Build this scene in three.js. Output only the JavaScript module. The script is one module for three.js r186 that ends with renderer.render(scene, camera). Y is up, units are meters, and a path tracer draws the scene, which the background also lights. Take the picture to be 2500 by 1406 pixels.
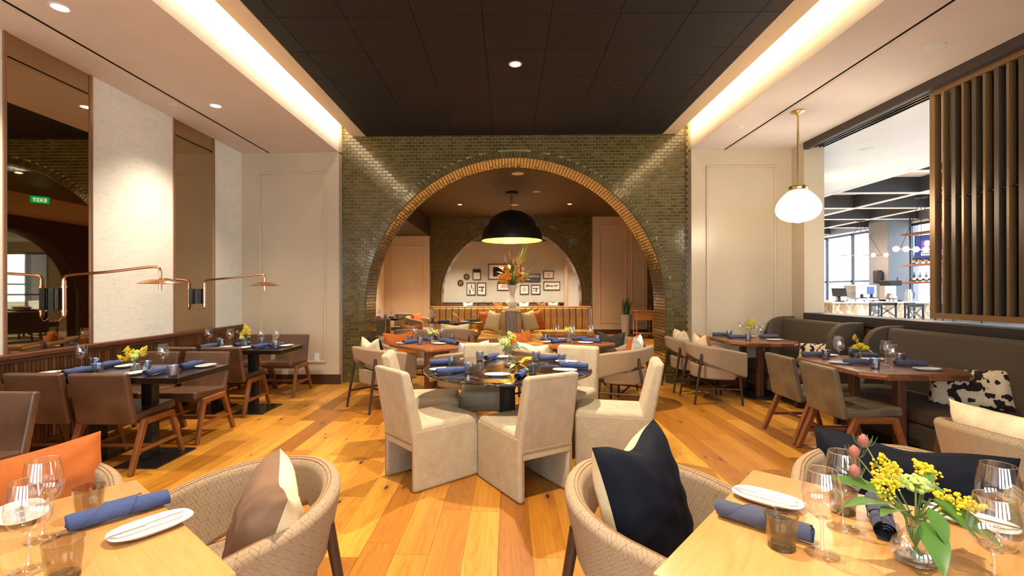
import * as THREE from 'three';
import { RoundedBoxGeometry } from 'three/addons/geometries/RoundedBoxGeometry.js';
import { mergeGeometries, mergeVertices, toCreasedNormals } from 'three/addons/utils/BufferGeometryUtils.js';
import { RectAreaLightUniformsLib } from 'three/addons/lights/RectAreaLightUniformsLib.js';

// ---------------------------------------------------------------- camera, sky, exposure
const scene = new THREE.Scene();
const FPX = 1163, CAM_H = 1.45;
const camera = new THREE.PerspectiveCamera(2 * Math.atan(703 / FPX) * 180 / Math.PI, 2500 / 1406, 0.05, 200);
camera.position.set(0, CAM_H, 0);
camera.rotation.order = 'YXZ';
camera.rotation.set(0, 0.0185, -0.002);
camera.setViewOffset(2500, 1406, 30.5, -6, 2500, 1406);
const renderer = new THREE.WebGLRenderer({ antialias: true });
renderer.toneMapping = THREE.LinearToneMapping;
renderer.toneMappingExposure = 1.9;
renderer.shadowMap.enabled = true;
RectAreaLightUniformsLib.init();
scene.background = new THREE.Color(0.86, 0.95, 1.05).multiplyScalar(6.2);
const WARM = 0xffead2, WARM2 = 0xffebd2;
function spot(x, y, z, I, angle, color = WARM, tx = x, tz = z, ty = 0) {
  const s = new THREE.SpotLight(color, I, 0, angle, 1.0, 2);
  s.position.set(x, y, z); s.target.position.set(tx, ty, tz); scene.add(s, s.target);
  s.castShadow = true; s.shadow.radius = 2; return s;
}
function areaLight(x, y, z, w, h, I, color, dx, dy, dz) {
  const a = new THREE.RectAreaLight(color, I, w, h); a.position.set(x, y, z); a.lookAt(x + dx, y + dy, z + dz); scene.add(a); return a;
}
// linear cove strips above the dark ceiling's border, shining at the soffit faces
areaLight(-2.44, 3.965, -1.9, 11.0, 0.05, 26, 0xffe9c6, -1, 0.05, 0);
areaLight(2.61, 3.965, -1.9, 11.0, 0.05, 19, 0xffe2ac, 1, 0.05, 0);

// ---------------------------------------------------------------- helpers
let _seed = 7;
const rnd = () => { _seed = (_seed * 1664525 + 1013904223) >>> 0; return _seed / 4294967296; };
const R = (a, b) => a + (b - a) * rnd();
const lerp = (a, b, t) => a + (b - a) * t, clamp = (x, a = 0, b = 1) => Math.min(b, Math.max(a, x));
const smooth = (t) => { t = clamp(t); return t * t * (3 - 2 * t); };
const V3 = (x, y, z) => new THREE.Vector3(x, y, z);
const used = {};
function numbered(n) { const k = used[n] = (used[n] || 0) + 1; return k === 1 ? n : n + '_' + String(k - 1).padStart(3, '0'); }
// uv in metres: v runs along the geometry's longest axis so that grain follows the piece
function boxUV(g, off = [0, 0]) {
  g.computeBoundingBox();
  const s = g.boundingBox.getSize(V3(0, 0, 0)).toArray(), ax = s.indexOf(Math.max(...s));
  const p = g.attributes.position, n = g.attributes.normal, uv = new Float32Array(p.count * 2);
  for (let i = 0; i < p.count; i++) {
    const q = [p.getX(i), p.getY(i), p.getZ(i)], m = [Math.abs(n.getX(i)), Math.abs(n.getY(i)), Math.abs(n.getZ(i))];
    const k = m.indexOf(Math.max(...m)), o = [0, 1, 2].filter((j) => j !== k);
    let [a, b] = o; if (a === ax) [a, b] = [b, a];
    uv[2 * i] = q[a] + off[0]; uv[2 * i + 1] = q[b] + off[1];
  }
  g.setAttribute('uv', new THREE.BufferAttribute(uv, 2)); return g;
}
const rOff = () => [R(0, 3), R(0, 3)];
function box(w, h, d, x = 0, y = 0, z = 0, off) { const g = boxUV(new THREE.BoxGeometry(w, h, d), off || rOff()); return g.translate(x, y, z); }
function rbox(w, h, d, r, x = 0, y = 0, z = 0, seg = 2) { const g = boxUV(new RoundedBoxGeometry(w, h, d, seg, Math.min(r, w / 2.01, h / 2.01, d / 2.01)), rOff()); return g.translate(x, y, z); }
// box by its limits
const lim = (x0, x1, y0, y1, z0, z1) => box(Math.abs(x1 - x0), Math.abs(y1 - y0), Math.abs(z1 - z0), (x0 + x1) / 2, (y0 + y1) / 2, (z0 + z1) / 2);
// bar of section w x d from a to b
function bar(a, b, w, d, r = 0, w2, d2) {
  a = V3(...a); b = V3(...b); const L = a.distanceTo(b);
  const g = r ? rbox(w, L, d, r) : box(w, L, d);
  if (w2) { const p = g.attributes.position; for (let i = 0; i < p.count; i++) { const t = p.getY(i) / L + 0.5; p.setX(i, p.getX(i) * lerp(1, w2 / w, t)); p.setZ(i, p.getZ(i) * lerp(1, (d2 || w2) / d, t)); } }
  const dir = b.clone().sub(a).normalize();
  g.applyQuaternion(new THREE.Quaternion().setFromUnitVectors(V3(0, 1, 0), dir));
  return g.translate((a.x + b.x) / 2, (a.y + b.y) / 2, (a.z + b.z) / 2);
}
function rod(a, b, r0, r1 = r0, seg = 12) {
  a = V3(...a); b = V3(...b); const L = a.distanceTo(b), g = new THREE.CylinderGeometry(r1, r0, L, seg);
  const uv = g.attributes.uv; for (let i = 0; i < uv.count; i++) uv.setXY(i, uv.getX(i) * 6.28 * r0, uv.getY(i) * L);
  g.applyQuaternion(new THREE.Quaternion().setFromUnitVectors(V3(0, 1, 0), b.clone().sub(a).normalize()));
  return g.translate((a.x + b.x) / 2, (a.y + b.y) / 2, (a.z + b.z) / 2);
}
function lathe(pts, seg = 32) {
  const g = new THREE.LatheGeometry(pts.map(([r, y]) => new THREE.Vector2(r, y)), seg);
  const uv = g.attributes.uv, p = g.attributes.position;
  for (let i = 0; i < uv.count; i++) uv.setXY(i, uv.getX(i) * 0.6, p.getY(i));
  return g;
}
function tube(pts, r, seg = 24, rs = 8, closed = false) {
  const c = new THREE.CatmullRomCurve3(pts.map((p) => V3(...p)), closed), g = new THREE.TubeGeometry(c, seg, r, rs, closed);
  const uv = g.attributes.uv, L = c.getLength(); for (let i = 0; i < uv.count; i++) uv.setXY(i, uv.getY(i) * 6.28 * r, uv.getX(i) * L);
  return g;
}
function ball(r, x, y, z, sx = 1, sy = 1, sz = 1, a = 12, b = 9) { return new THREE.SphereGeometry(r, a, b).scale(sx, sy, sz).translate(x, y, z); }
function merge(list) {
  list = [].concat(list).map((g) => (g.index ? g.toNonIndexed() : g));
  for (const g of list) for (const k of Object.keys(g.attributes)) if (!['position', 'normal', 'uv'].includes(k)) g.deleteAttribute(k);
  return list.length === 1 ? list[0] : mergeGeometries(list);
}
const shade = (m) => { m.castShadow = true; m.receiveShadow = true; return m; };
function part(name, geos, mat, parent) {
  const m = shade(new THREE.Mesh(Array.isArray(geos) ? merge(geos) : geos, mat)); m.name = parent === scene ? numbered(name) : name;
  parent.add(m); return m;
}
function meta(o, label, category, group) { o.userData.label = label; o.userData.category = category; if (group) o.userData.group = group; return o; }
function thing(name, label, category, [x, y, z] = [0, 0, 0], turn = 0, group) {
  const o = new THREE.Group(); o.name = numbered(name); o.position.set(x, y, z); o.rotation.y = turn; scene.add(o);
  return meta(o, label, category, group);
}
function dup(root, label, [x, y, z], turn = 0, group) {
  const r = root.clone(); r.name = numbered(root.name.replace(/_\d{3}$/, '')); r.position.set(x, y, z); r.rotation.set(0, turn, 0); scene.add(r);
  r.userData = { label, category: root.userData.category }; if (group) r.userData.group = group; return r;
}
function struct(name, geos, mat, label, category) {
  const m = part(name, geos, mat, scene); m.userData = { kind: 'structure', label, category }; return m;
}
function structGroup(name, label, category) {
  const o = new THREE.Group(); o.name = numbered(name); o.userData = { kind: 'structure', label, category }; scene.add(o); return o;
}
const face = (fx, fz) => Math.atan2(fx, fz);

// ---------------------------------------------------------------- noise and textures
const P = new Uint8Array(512); { const a = [...Array(256).keys()]; for (let i = 255; i > 0; i--) { const j = Math.floor(rnd() * (i + 1)); [a[i], a[j]] = [a[j], a[i]]; } for (let i = 0; i < 512; i++) P[i] = a[i & 255]; }
// value noise that repeats every px, py cells
function vn(x, y, px, py) {
  const xi = Math.floor(x), yi = Math.floor(y), fx = x - xi, fy = y - yi, u = fx * fx * (3 - 2 * fx), v = fy * fy * (3 - 2 * fy);
  const m = (a, n) => ((a % n) + n) % n, x0 = m(xi, px), x1 = m(xi + 1, px), y0 = m(yi, py), y1 = m(yi + 1, py);
  const h = (a, b) => P[(P[a & 255] + b) & 255 | 0] / 255;
  return lerp(lerp(h(x0, y0), h(x1, y0), u), lerp(h(x0, y1), h(x1, y1), u), v);
}
function fbm(u, v, fx, fy, oct = 4) { let s = 0, a = 0.5, t = 0; for (let i = 0; i < oct; i++) { s += a * vn(u * fx + i * 17, v * fy + i * 31, fx, fy); t += a; a *= 0.5; fx *= 2; fy *= 2; } return s / t; }
function texture(w, h, fn, mu, mv, srgb = true) {
  const d = new Uint8Array(w * h * 4);
  for (let j = 0; j < h; j++) for (let i = 0; i < w; i++) { const c = fn((i + 0.5) / w, (j + 0.5) / h), k = (j * w + i) * 4; d[k] = clamp(c[0]) * 255; d[k + 1] = clamp(c[1]) * 255; d[k + 2] = clamp(c[2]) * 255; d[k + 3] = 255; }
  const t = new THREE.DataTexture(d, w, h, THREE.RGBAFormat); t.magFilter = THREE.LinearFilter; t.minFilter = THREE.LinearMipmapLinearFilter; t.generateMipmaps = true;
  t.wrapS = t.wrapT = THREE.RepeatWrapping; t.repeat.set(1 / mu, 1 / mv); if (srgb) t.colorSpace = THREE.SRGBColorSpace; t.needsUpdate = true; return t;
}
const gray = (w, h, fn, mu, mv) => texture(w, h, (u, v) => { const c = fn(u, v); return [c, c, c]; }, mu, mv, false);
function canvasTex(w, h, draw, mu = 0, mv = 0) {
  const c = document.createElement('canvas'); c.width = w; c.height = h; draw(c.getContext('2d'), w, h);
  const t = new THREE.CanvasTexture(c); t.colorSpace = THREE.SRGBColorSpace; if (mu) { t.wrapS = t.wrapT = THREE.RepeatWrapping; t.repeat.set(1 / mu, 1 / mv); } return t;
}
const mix3 = (a, b, t) => [lerp(a[0], b[0], t), lerp(a[1], b[1], t), lerp(a[2], b[2], t)];
function woodTex(w, h, mu, mv, cLight, cDark, o = {}) {
  const knots = []; for (let i = 0; i < (o.knots || 0); i++) knots.push([rnd(), rnd(), R(0.5, 1.3)]);
  return texture(w, h, (u, v) => {
    let du = 0, kd = 0;
    for (const [ku, kv, s] of knots) {
      let x = u - ku, y = v - kv; x -= Math.round(x); y -= Math.round(y); x *= mu / 0.018 / s; y *= mv / 0.05 / s;
      const r = x * x + y * y; if (r < 40) { const e = Math.exp(-r * 0.16); du += 0.02 * e * Math.sign(x) * Math.min(1, Math.abs(x)) / mu * 0.8; const q = Math.sqrt(x * x * 3 + y * y * 3.2); kd = Math.max(kd, clamp(1.5 - q) * 0.85, 0.22 * Math.exp(-r * 0.4)); }
    }
    const warp = (fbm(u, v, 3, 3, 3) - 0.5) * (o.warp ?? 0.05) + du, uu = u + warp;
    const cath = Math.sin((fbm(uu, v, 7, 2, 2) * (o.rings ?? 16) + uu * 4) * 6.28) * 0.5 + 0.5;
    const fine = fbm(uu, v, o.fx || 90, o.fy || 5, 3), broad = fbm(uu, v, 9, 2, 3), pore = Math.pow(fbm(uu, v, 240, 16, 2), 3);
    let t = clamp(0.16 + 0.36 * (broad - 0.3) + 0.3 * (fine - 0.3) + 0.15 * Math.pow(cath, 3) - 0.12 + pore * 0.25) * (o.contrast || 1);
    let c = mix3(cLight, cDark, clamp(t)); if (kd) c = mix3(c, [0.13, 0.06, 0.03], clamp(kd)); return c;
  }, mu, mv);
}
const S = (o) => new THREE.MeshPhysicalMaterial(o);
const C = (r, g, b) => new THREE.Color().setRGB(r, g, b);
const T = {
  floor: woodTex(1024, 2048, 0.76, 3.2, [0.87, 0.69, 0.41], [0.58, 0.37, 0.16], { knots: 8, warp: 0.07, rings: 12, fx: 70, fy: 4 }),
  oak: woodTex(768, 1024, 0.9, 1.2, [0.90, 0.73, 0.50], [0.74, 0.54, 0.32], { warp: 0.025, rings: 7, fx: 110, fy: 9 }),
  walnut: woodTex(512, 1024, 0.5, 1.2, [0.56, 0.40, 0.25], [0.26, 0.17, 0.10], { warp: 0.04, rings: 9, fx: 60, fy: 4 }),
  leather: texture(512, 512, (u, v) => { const a = fbm(u, v, 5, 5, 4), b = fbm(u, v, 60, 60, 2), k = 0.72 + 0.36 * a + 0.12 * (b - 0.5); return [k, k * 0.985, k * 0.97]; }, 0.7, 0.7),
  leatherB: gray(512, 512, (u, v) => 0.6 * fbm(u, v, 90, 90, 2) + 0.4 * fbm(u, v, 8, 8, 3), 0.5, 0.5),
  weave: gray(256, 256, (u, v) => 0.35 + 0.3 * Math.sin(u * 6.283 * 32) * Math.sin(v * 6.283 * 32) + 0.35 * vn(u * 128, v * 128, 128, 128), 0.1, 0.1),
  chenille: texture(512, 512, (u, v) => { const k = 0.84 + 0.10 * fbm(u, v, 110, 20, 3) + 0.09 * (fbm(u, v, 7, 5, 4) - 0.5) + 0.1 * (vn(u * 200, v * 200, 200, 200) - 0.5); return [k, k, k]; }, 0.4, 0.4),
  linen: texture(768, 768, (u, v) => { const s = fbm(u, v, 14, 220, 3), q = fbm(u, v, 200, 20, 2), d = Math.pow(fbm(u, v, 24, 160, 2), 7) * 1.8, p = fbm(u, v, 4, 4, 4); const k = 0.88 + 0.06 * s + 0.03 * q + 0.05 * p - d * 0.09; return [k, k * 0.995, k * 0.975]; }, 1.2, 1.2),
  velvet: texture(512, 512, (u, v) => { const k = 0.78 + 0.34 * fbm(u, v, 5, 6, 4) + 0.06 * (vn(u * 180, v * 180, 180, 180) - 0.5); return [k, k, k]; }, 0.5, 0.5),
  rib: texture(256, 256, (u, v) => { const k = 0.72 + 0.22 * Math.pow(Math.abs(Math.sin(u * Math.PI * 28)), 0.6) + 0.12 * (vn(u * 120, v * 120, 120, 120) - 0.5); return [k, k, k]; }, 0.25, 0.25),
  marble: texture(1024, 1024, (u, v) => {
    const w = fbm(u, v, 4, 4, 5), w2 = fbm(v, u, 5, 5, 5), a = Math.abs(Math.sin((u * 3 + w * 3.2) * 6.283 * 0.5)), b = Math.abs(Math.sin((v * 2 - u + w2 * 3.6) * 6.283 * 0.5));
    const vein = Math.pow(1 - a, 14) + 0.8 * Math.pow(1 - b, 18), m = fbm(u, v, 9, 9, 4), base = mix3([0.06, 0.045, 0.04], [0.30, 0.20, 0.13], Math.pow(m, 2.4) * 1.5);
    return mix3(base, [0.80, 0.70, 0.55], clamp(vein * (0.45 + m * 0.7)));
  }, 1.1, 1.1),
  cowhide: texture(512, 512, (u, v) => { const n = fbm(u, v, 10, 9, 3) + 0.06 * (fbm(u, v, 60, 20, 2) - 0.5), k = smooth((n - 0.575) / 0.02), f = 0.9 + 0.1 * fbm(u, v, 90, 30, 2); return mix3([0.90 * f, 0.82 * f, 0.68 * f], [0.13, 0.085, 0.06], k); }, 0.5, 0.5),
  hounds: canvasTex(128, 128, (c, w) => { c.fillStyle = '#f0ddb4'; c.fillRect(0, 0, w, w); c.fillStyle = '#3a2a1c'; for (let i = 0; i < 4; i++) for (let j = 0; j < 4; j++) { const x = i * 32, y = j * 32 ; c.beginPath(); c.moveTo(x, y + 12); c.lineTo(x + 16, y + 2); c.lineTo(x + 30, y + 12); c.lineTo(x + 16, y + 24); c.closePath(); c.fill(); } }, 0.09, 0.09),
  // woven upholstery: hexagonal lattice of rhombs, each hatched with one dotted or plain line
  geo: canvasTex(594, 512, (c, w, h) => {
    const m = 0.30, k = h / m, a = 0.05 * k, dx = Math.sqrt(3) * a, dy = 1.5 * a; c.fillStyle = '#d8c9b4'; c.fillRect(0, 0, w, h);
    for (let i = 0; i < 9000; i++) { const g = 185 + Math.floor(rnd() * 60); c.fillStyle = `rgba(${g},${g - 14},${g - 32},0.5)`; c.fillRect(rnd() * w, rnd() * h, 2.2, 1.4); }
    c.strokeStyle = '#76634f'; c.lineWidth = 2.3;
    const seg = (x0, y0, x1, y1, dot) => { c.setLineDash(dot ? [3, 3.4] : []); for (const ox of [0, w, -w]) for (const oy of [0, h, -h]) { c.beginPath(); c.moveTo(x0 + ox, y0 + oy); c.lineTo(x1 + ox, y1 + oy); c.stroke(); } };
    for (let r = 0; r < 4; r++) for (let q = 0; q < 4; q++) {
      const cx = q * dx + (r % 2) * dx / 2, cy = r * dy, v = [...Array(6).keys()].map((i) => [cx + a * Math.sin(i * Math.PI / 3), cy + a * Math.cos(i * Math.PI / 3)]);
      for (let i = 0; i < 3; i++) seg(...v[i], ...v[i + 1], i === 1);
      for (const i of [0, 2, 4]) seg(cx, cy, ...v[i], false);
      for (const i of [0, 2, 4]) { const A = v[i], B = v[(i + 1) % 6], D = v[(i + 2) % 6]; for (const t of [0.5]) seg(lerp(cx, A[0], t), lerp(cy, A[1], t), lerp(D[0], B[0], t), lerp(D[1], B[1], t), i !== 2); if (i === 4) seg(lerp(cx, D[0], 0.5), lerp(cy, D[1], 0.5), lerp(A[0], B[0], 0.5), lerp(A[1], B[1], 0.5), true); }
    }
  }, 0.225, 0.195),
  stone: texture(512, 512, (u, v) => { const w = fbm(u, v, 3, 5, 5), s = Math.sin((v * 6 + w * 4) * 6.283) * 0.5 + 0.5; return mix3([0.90, 0.88, 0.84], [0.66, 0.55, 0.40], clamp(s * w * 1.1)); }, 1.2, 1.2),
  plaster: texture(256, 256, (u, v) => { const k = 0.93 + 0.07 * fbm(u, v, 5, 5, 5); return [k, k, k]; }, 2.5, 2.5),
  carpet: texture(256, 256, (u, v) => { const k = 0.82 + 0.18 * fbm(u, v, 40, 40, 3); return [k, k, k]; }, 0.8, 0.8),
};
const M = {};
M.planks = [[1.12, 1.0, 0.72], [1.0, 0.84, 0.55], [0.86, 0.68, 0.40], [0.68, 0.50, 0.27], [1.18, 1.08, 0.82], [0.56, 0.39, 0.2], [0.94, 0.76, 0.46], [1.06, 0.92, 0.64], [0.78, 0.58, 0.32]].map((c) => S({ map: T.floor, color: C(c[0] * 0.86, c[1] * 0.80, c[2] * 0.40), roughness: 0.38, clearcoat: 0.35, clearcoatRoughness: 0.22 }));
M.floorFar = S({ map: T.floor, color: C(0.80, 0.64, 0.32), roughness: 0.42 });
M.gapDark = S({ color: C(0.05, 0.03, 0.015), roughness: 0.9 });
M.oak = S({ map: T.oak, color: C(0.78, 0.67, 0.49), roughness: 0.36, clearcoat: 0.3, clearcoatRoughness: 0.25 });
M.tableBrown = S({ map: T.walnut, color: C(1.45, 1.02, 0.68), roughness: 0.4, clearcoat: 0.3, clearcoatRoughness: 0.25 });
M.walnutTop = S({ map: T.walnut, color: C(1.05, 0.76, 0.55), roughness: 0.3, clearcoat: 0.4, clearcoatRoughness: 0.2 });
M.chairWood = S({ map: T.walnut, color: C(1.1, 0.72, 0.42), roughness: 0.42 });
M.darkWood = S({ map: T.walnut, color: C(0.22, 0.18, 0.16), roughness: 0.5 });
M.wainscot = [0.7, 0.95, 1.2, 1.5].map((k) => S({ map: T.walnut, color: C(k * 0.85, k * 0.68, k * 0.52), roughness: 0.45 }));
M.capWood = S({ map: T.walnut, color: C(0.6, 0.4, 0.33), roughness: 0.42 });
M.panelWood = S({ map: T.walnut, color: C(0.22, 0.20, 0.18), roughness: 0.5 });
M.baseboard = S({ map: T.walnut, color: C(0.32, 0.2, 0.16), roughness: 0.4 });
M.paint = S({ map: T.plaster, color: C(0.60, 0.485, 0.33), roughness: 0.3 });
M.soffit = S({ map: T.plaster, color: C(0.78, 0.70, 0.63), roughness: 0.8 });
M.cove = S({ map: T.plaster, color: C(0.72, 0.70, 0.62), roughness: 0.7 });
M.border = S({ map: T.plaster, color: C(0.72, 0.60, 0.44), roughness: 0.75 });
M.white = S({ map: T.plaster, color: C(0.80, 0.79, 0.77), roughness: 0.8 });
M.artWall = S({ map: T.linen, color: C(0.66, 0.66, 0.58), roughness: 0.85 });
M.fabricWall = S({ map: T.linen, color: C(0.95, 0.97, 0.90), roughness: 0.85, bumpMap: T.linen, bumpScale: 0.0004 });
M.blackTile = S({ map: T.plaster, color: C(0.0085, 0.0058, 0.0042), roughness: 0.75 });
M.boothPanel = S({ color: C(0.24, 0.20, 0.14), roughness: 0.5 });
M.midCeil = S({ map: T.plaster, color: C(0.06, 0.043, 0.026), roughness: 0.55 });
M.bulk = S({ color: C(0.045, 0.035, 0.03), roughness: 0.7 });
M.black = S({ color: C(0.012, 0.011, 0.011), roughness: 0.55 });
M.blackGloss = S({ color: C(0.012, 0.011, 0.012), roughness: 0.22 });
M.blackTable = S({ map: T.walnut, color: C(0.045, 0.038, 0.04), roughness: 0.25, clearcoat: 0.5, clearcoatRoughness: 0.15 });
M.grout = S({ color: C(0.40, 0.32, 0.16), roughness: 0.85 });
M.tile = [[0.105, 0.076, 0.018], [0.08, 0.057, 0.013], [0.13, 0.096, 0.025], [0.092, 0.063, 0.013]].map((c) => S({ color: C(...c), roughness: 0.14, specularIntensity: 1, clearcoat: 0.9, clearcoatRoughness: 0.06 }));
M.bronzeMirror = S({ color: C(0.46, 0.35, 0.22), metalness: 1, roughness: 0.02 });
M.copper = S({ color: C(0.90, 0.50, 0.30), metalness: 1, roughness: 0.18 });
M.bronzeFrame = S({ color: C(0.42, 0.25, 0.16), metalness: 0.8, roughness: 0.35 });
M.brass = S({ color: C(0.70, 0.52, 0.25), metalness: 1, roughness: 0.25 });
M.steel = S({ color: C(0.82, 0.80, 0.77), metalness: 1, roughness: 0.32 });
M.leather = S({ map: T.leather, color: C(0.125, 0.064, 0.036), roughness: 0.32, bumpMap: T.leatherB, bumpScale: 0.0006 });
M.leatherTaupe = S({ map: T.leather, color: C(0.165, 0.125, 0.075), roughness: 0.45, bumpMap: T.leatherB, bumpScale: 0.0006 });
M.leatherTan = S({ map: T.leather, color: C(0.47, 0.27, 0.045), roughness: 0.4, bumpMap: T.leatherB, bumpScale: 0.0006 });
M.geo = S({ map: T.geo, color: C(0.53, 0.445, 0.34), roughness: 0.95, bumpMap: T.weave, bumpScale: 0.0006 });
M.chenille = S({ map: T.chenille, color: C(0.55, 0.44, 0.285), roughness: 0.95, sheen: 0.4, sheenRoughness: 0.5, sheenColor: C(0.8, 0.7, 0.55), bumpMap: T.chenille, bumpScale: 0.0008 });
M.settee = S({ map: T.rib, color: C(0.115, 0.084, 0.05), roughness: 0.95, bumpMap: T.rib, bumpScale: 0.001 });
M.setteeDark = S({ color: C(0.035, 0.027, 0.02), roughness: 0.85 });
const velvet = (r, g, b) => S({ map: T.velvet, color: C(r, g, b), roughness: 0.85, sheen: 0.45, sheenRoughness: 0.4, sheenColor: C(Math.min(1, r * 1.6 + 0.02), Math.min(1, g * 1.6 + 0.02), Math.min(1, b * 1.6 + 0.02)) });
M.vOrange = velvet(0.42, 0.10, 0.008); M.vNavy = S({ map: T.velvet, color: C(0.0035, 0.0045, 0.010), roughness: 0.75, specularIntensity: 0.35, sheen: 0.12, sheenRoughness: 0.3, sheenColor: C(0.03, 0.05, 0.12) }); M.vBrown = velvet(0.205, 0.112, 0.058); M.vDark = velvet(0.03, 0.024, 0.016);
const cotton = (r, g, b) => S({ map: T.velvet, color: C(r, g, b), roughness: 0.9, bumpMap: T.weave, bumpScale: 0.0003 });
M.cream = cotton(0.82, 0.68, 0.42); M.ivory = cotton(0.86, 0.80, 0.68); M.peach = cotton(0.80, 0.54, 0.33);
M.hounds = S({ map: T.hounds, color: C(0.85, 0.8, 0.65), roughness: 0.9 });
M.cowhide = S({ map: T.cowhide, color: C(1, 1, 1), roughness: 0.9 });
M.napkin = S({ map: T.chenille, color: C(0.062, 0.096, 0.235), roughness: 0.9, bumpMap: T.weave, bumpScale: 0.0004 });
M.napkinGrey = S({ map: T.chenille, color: C(0.085, 0.095, 0.15), roughness: 0.9, bumpMap: T.weave, bumpScale: 0.0004 });
M.china = S({ color: C(0.74, 0.71, 0.66), roughness: 0.18, clearcoat: 0.5, clearcoatRoughness: 0.1 });
M.marble = S({ map: T.marble, color: C(1, 1, 1), roughness: 0.12, clearcoat: 0.6, clearcoatRoughness: 0.05 });
M.stone = S({ map: T.stone, color: C(0.9, 0.85, 0.78), roughness: 0.4 });
M.glassThin = S({ color: C(0.96, 0.96, 0.95), roughness: 0.0, transmission: 1, thickness: 0, ior: 2.3, specularIntensity: 1 });
M.glass = S({ color: C(1, 1, 1), roughness: 0.0, transmission: 1, thickness: 0.01, ior: 1.48 });
M.smoke = S({ color: C(0.80, 0.77, 0.68), roughness: 0.02, transmission: 1, thickness: 0, ior: 1.75 });
M.smokeBlue = S({ color: C(0.74, 0.77, 0.82), roughness: 0.02, transmission: 1, thickness: 0, ior: 2.1 });
M.smokeBase = S({ color: C(0.36, 0.33, 0.28), roughness: 0.05, transmission: 0.95, thickness: 0, ior: 1.5 });
M.pane = S({ color: C(0.95, 0.98, 1), roughness: 0.0, transmission: 1, thickness: 0, ior: 1.5 });
M.green = S({ color: C(0.075, 0.19, 0.03), roughness: 0.38, transmission: 0.25, thickness: 0 });
M.greenDark = S({ color: C(0.04, 0.12, 0.035), roughness: 0.45 });
M.lime = S({ color: C(0.48, 0.60, 0.16), roughness: 0.7 });
M.yellow = S({ color: C(0.72, 0.54, 0.02), roughness: 0.7 });
M.orangeBloom = S({ color: C(0.85, 0.32, 0.03), roughness: 0.7 });
M.pod = S({ color: C(0.40, 0.11, 0.09), roughness: 0.55 });
M.pink = S({ color: C(0.78, 0.40, 0.26), roughness: 0.6 });
M.red = S({ color: C(0.42, 0.07, 0.05), roughness: 0.6 });
M.stem = S({ color: C(0.16, 0.25, 0.06), roughness: 0.6 });
M.twig = S({ color: C(0.25, 0.12, 0.05), roughness: 0.7 });
M.ceramic = S({ color: C(0.80, 0.75, 0.66), roughness: 0.35 });
M.greyMetal = S({ color: C(0.17, 0.17, 0.18), roughness: 0.5 });
M.column = S({ color: C(0.16, 0.17, 0.19), roughness: 0.6 });
M.beam = S({ color: C(0.045, 0.048, 0.058), roughness: 0.6 });
M.beamTan = S({ color: C(0.66, 0.54, 0.46), roughness: 0.7 });
M.frameDark = S({ color: C(0.02, 0.022, 0.026), roughness: 0.5 });
M.carpet = S({ map: T.carpet, color: C(0.42, 0.36, 0.27), roughness: 0.95 });
M.screenFin = S({ color: C(0.105, 0.078, 0.055), roughness: 0.35, metalness: 0.2 });
M.screenFrame = S({ color: C(0.27, 0.16, 0.07), roughness: 0.32, metalness: 0.3 });
M.navyPanel = S({ color: C(0.02, 0.05, 0.085), roughness: 0.5 });
M.header = S({ color: C(0.05, 0.036, 0.028), roughness: 0.6 });
M.capDark = S({ color: C(0.03, 0.023, 0.019), roughness: 0.5 });
M.gold = S({ color: C(0.95, 0.62, 0.06), roughness: 0.4, metalness: 0.3 });
M.plate = S({ color: C(0.75, 0.72, 0.66), roughness: 0.5 });
const glow = (hex, I) => S({ color: C(0.8, 0.8, 0.8), emissive: new THREE.Color(hex), emissiveIntensity: I, roughness: 0.6 });
M.steelSatin = S({ color: C(0.6, 0.6, 0.6), metalness: 0.9, roughness: 0.35 }); M.bluePanel = S({ color: C(0.06, 0.12, 0.35), roughness: 0.3 }); M.shelfWood = S({ map: T.walnut, color: C(1.25, 0.62, 0.28), roughness: 0.5 }); M.frameGrey = S({ color: C(0.12, 0.13, 0.15), roughness: 0.5 });
M.blackSatin = S({ color: C(0.016, 0.014, 0.013), roughness: 0.38 }); M.ceramicGrey = S({ color: C(0.38, 0.34, 0.3), roughness: 0.6 });
M.lampGlow = glow(0xffe2b8, 14); M.coveGlow = glow(0xffe3b0, 8); M.globeGlow = glow(0xfff0d8, 0.62); M.bulbGlow = glow(0xffae68, 0.95); M.pendGlow = glow(0xffdc9a, 6);
// ================================================================ SETTING
const XL = -4.157, XR = 4.33, ZF = -7.36, ZT = -7.5, HS = 3.6, HC = 3.89;
// ---- floor: oak planks running away from the camera, .19 wide
{
  const fl = structGroup('floor', 'warm oak plank floor running toward the tiled arch', 'floor');
  part('subfloor', [lim(XL - 0.1, 4.7, -0.06, -0.007, -8.2, 4.6)], M.gapDark, fl);
  const W = 0.19, L0 = -1.05, cache = {};
  for (let i = -22; i <= 22; i++) {
    const x = i * W + 0.035; if (x < XL || x > XR + 0.05) continue;
    let z = 0.9 + R(0, 1.2);
    while (z > -8.1) {
      const L = [0.7, 0.95, 1.2, 1.5, 1.8, 2.1][Math.floor(rnd() * 6)], z1 = Math.max(z - L, -8.1), len = z - z1; if (len < 0.05) break;
      const key = len.toFixed(2) + '_' + Math.floor(rnd() * 9);
      const g = cache[key] ||= box(W - 0.0016, 0.012, len - 0.002);
      const m = part('plank', g, M.planks[Math.floor(rnd() * M.planks.length)], fl); m.position.set(x, -0.006, (z + z1) / 2);
      z = z1;
    }
  }
  struct('floor', [lim(XL - 0.1, 4.75, -0.06, 0, -24, -8.2)], M.floorFar, 'oak floor of the rooms beyond the tiled arch', 'floor');
  part('plank', [lim(XL, 4.6, -0.06, 0, 2.2, 4.6)], M.floorFar, fl);
}
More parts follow.
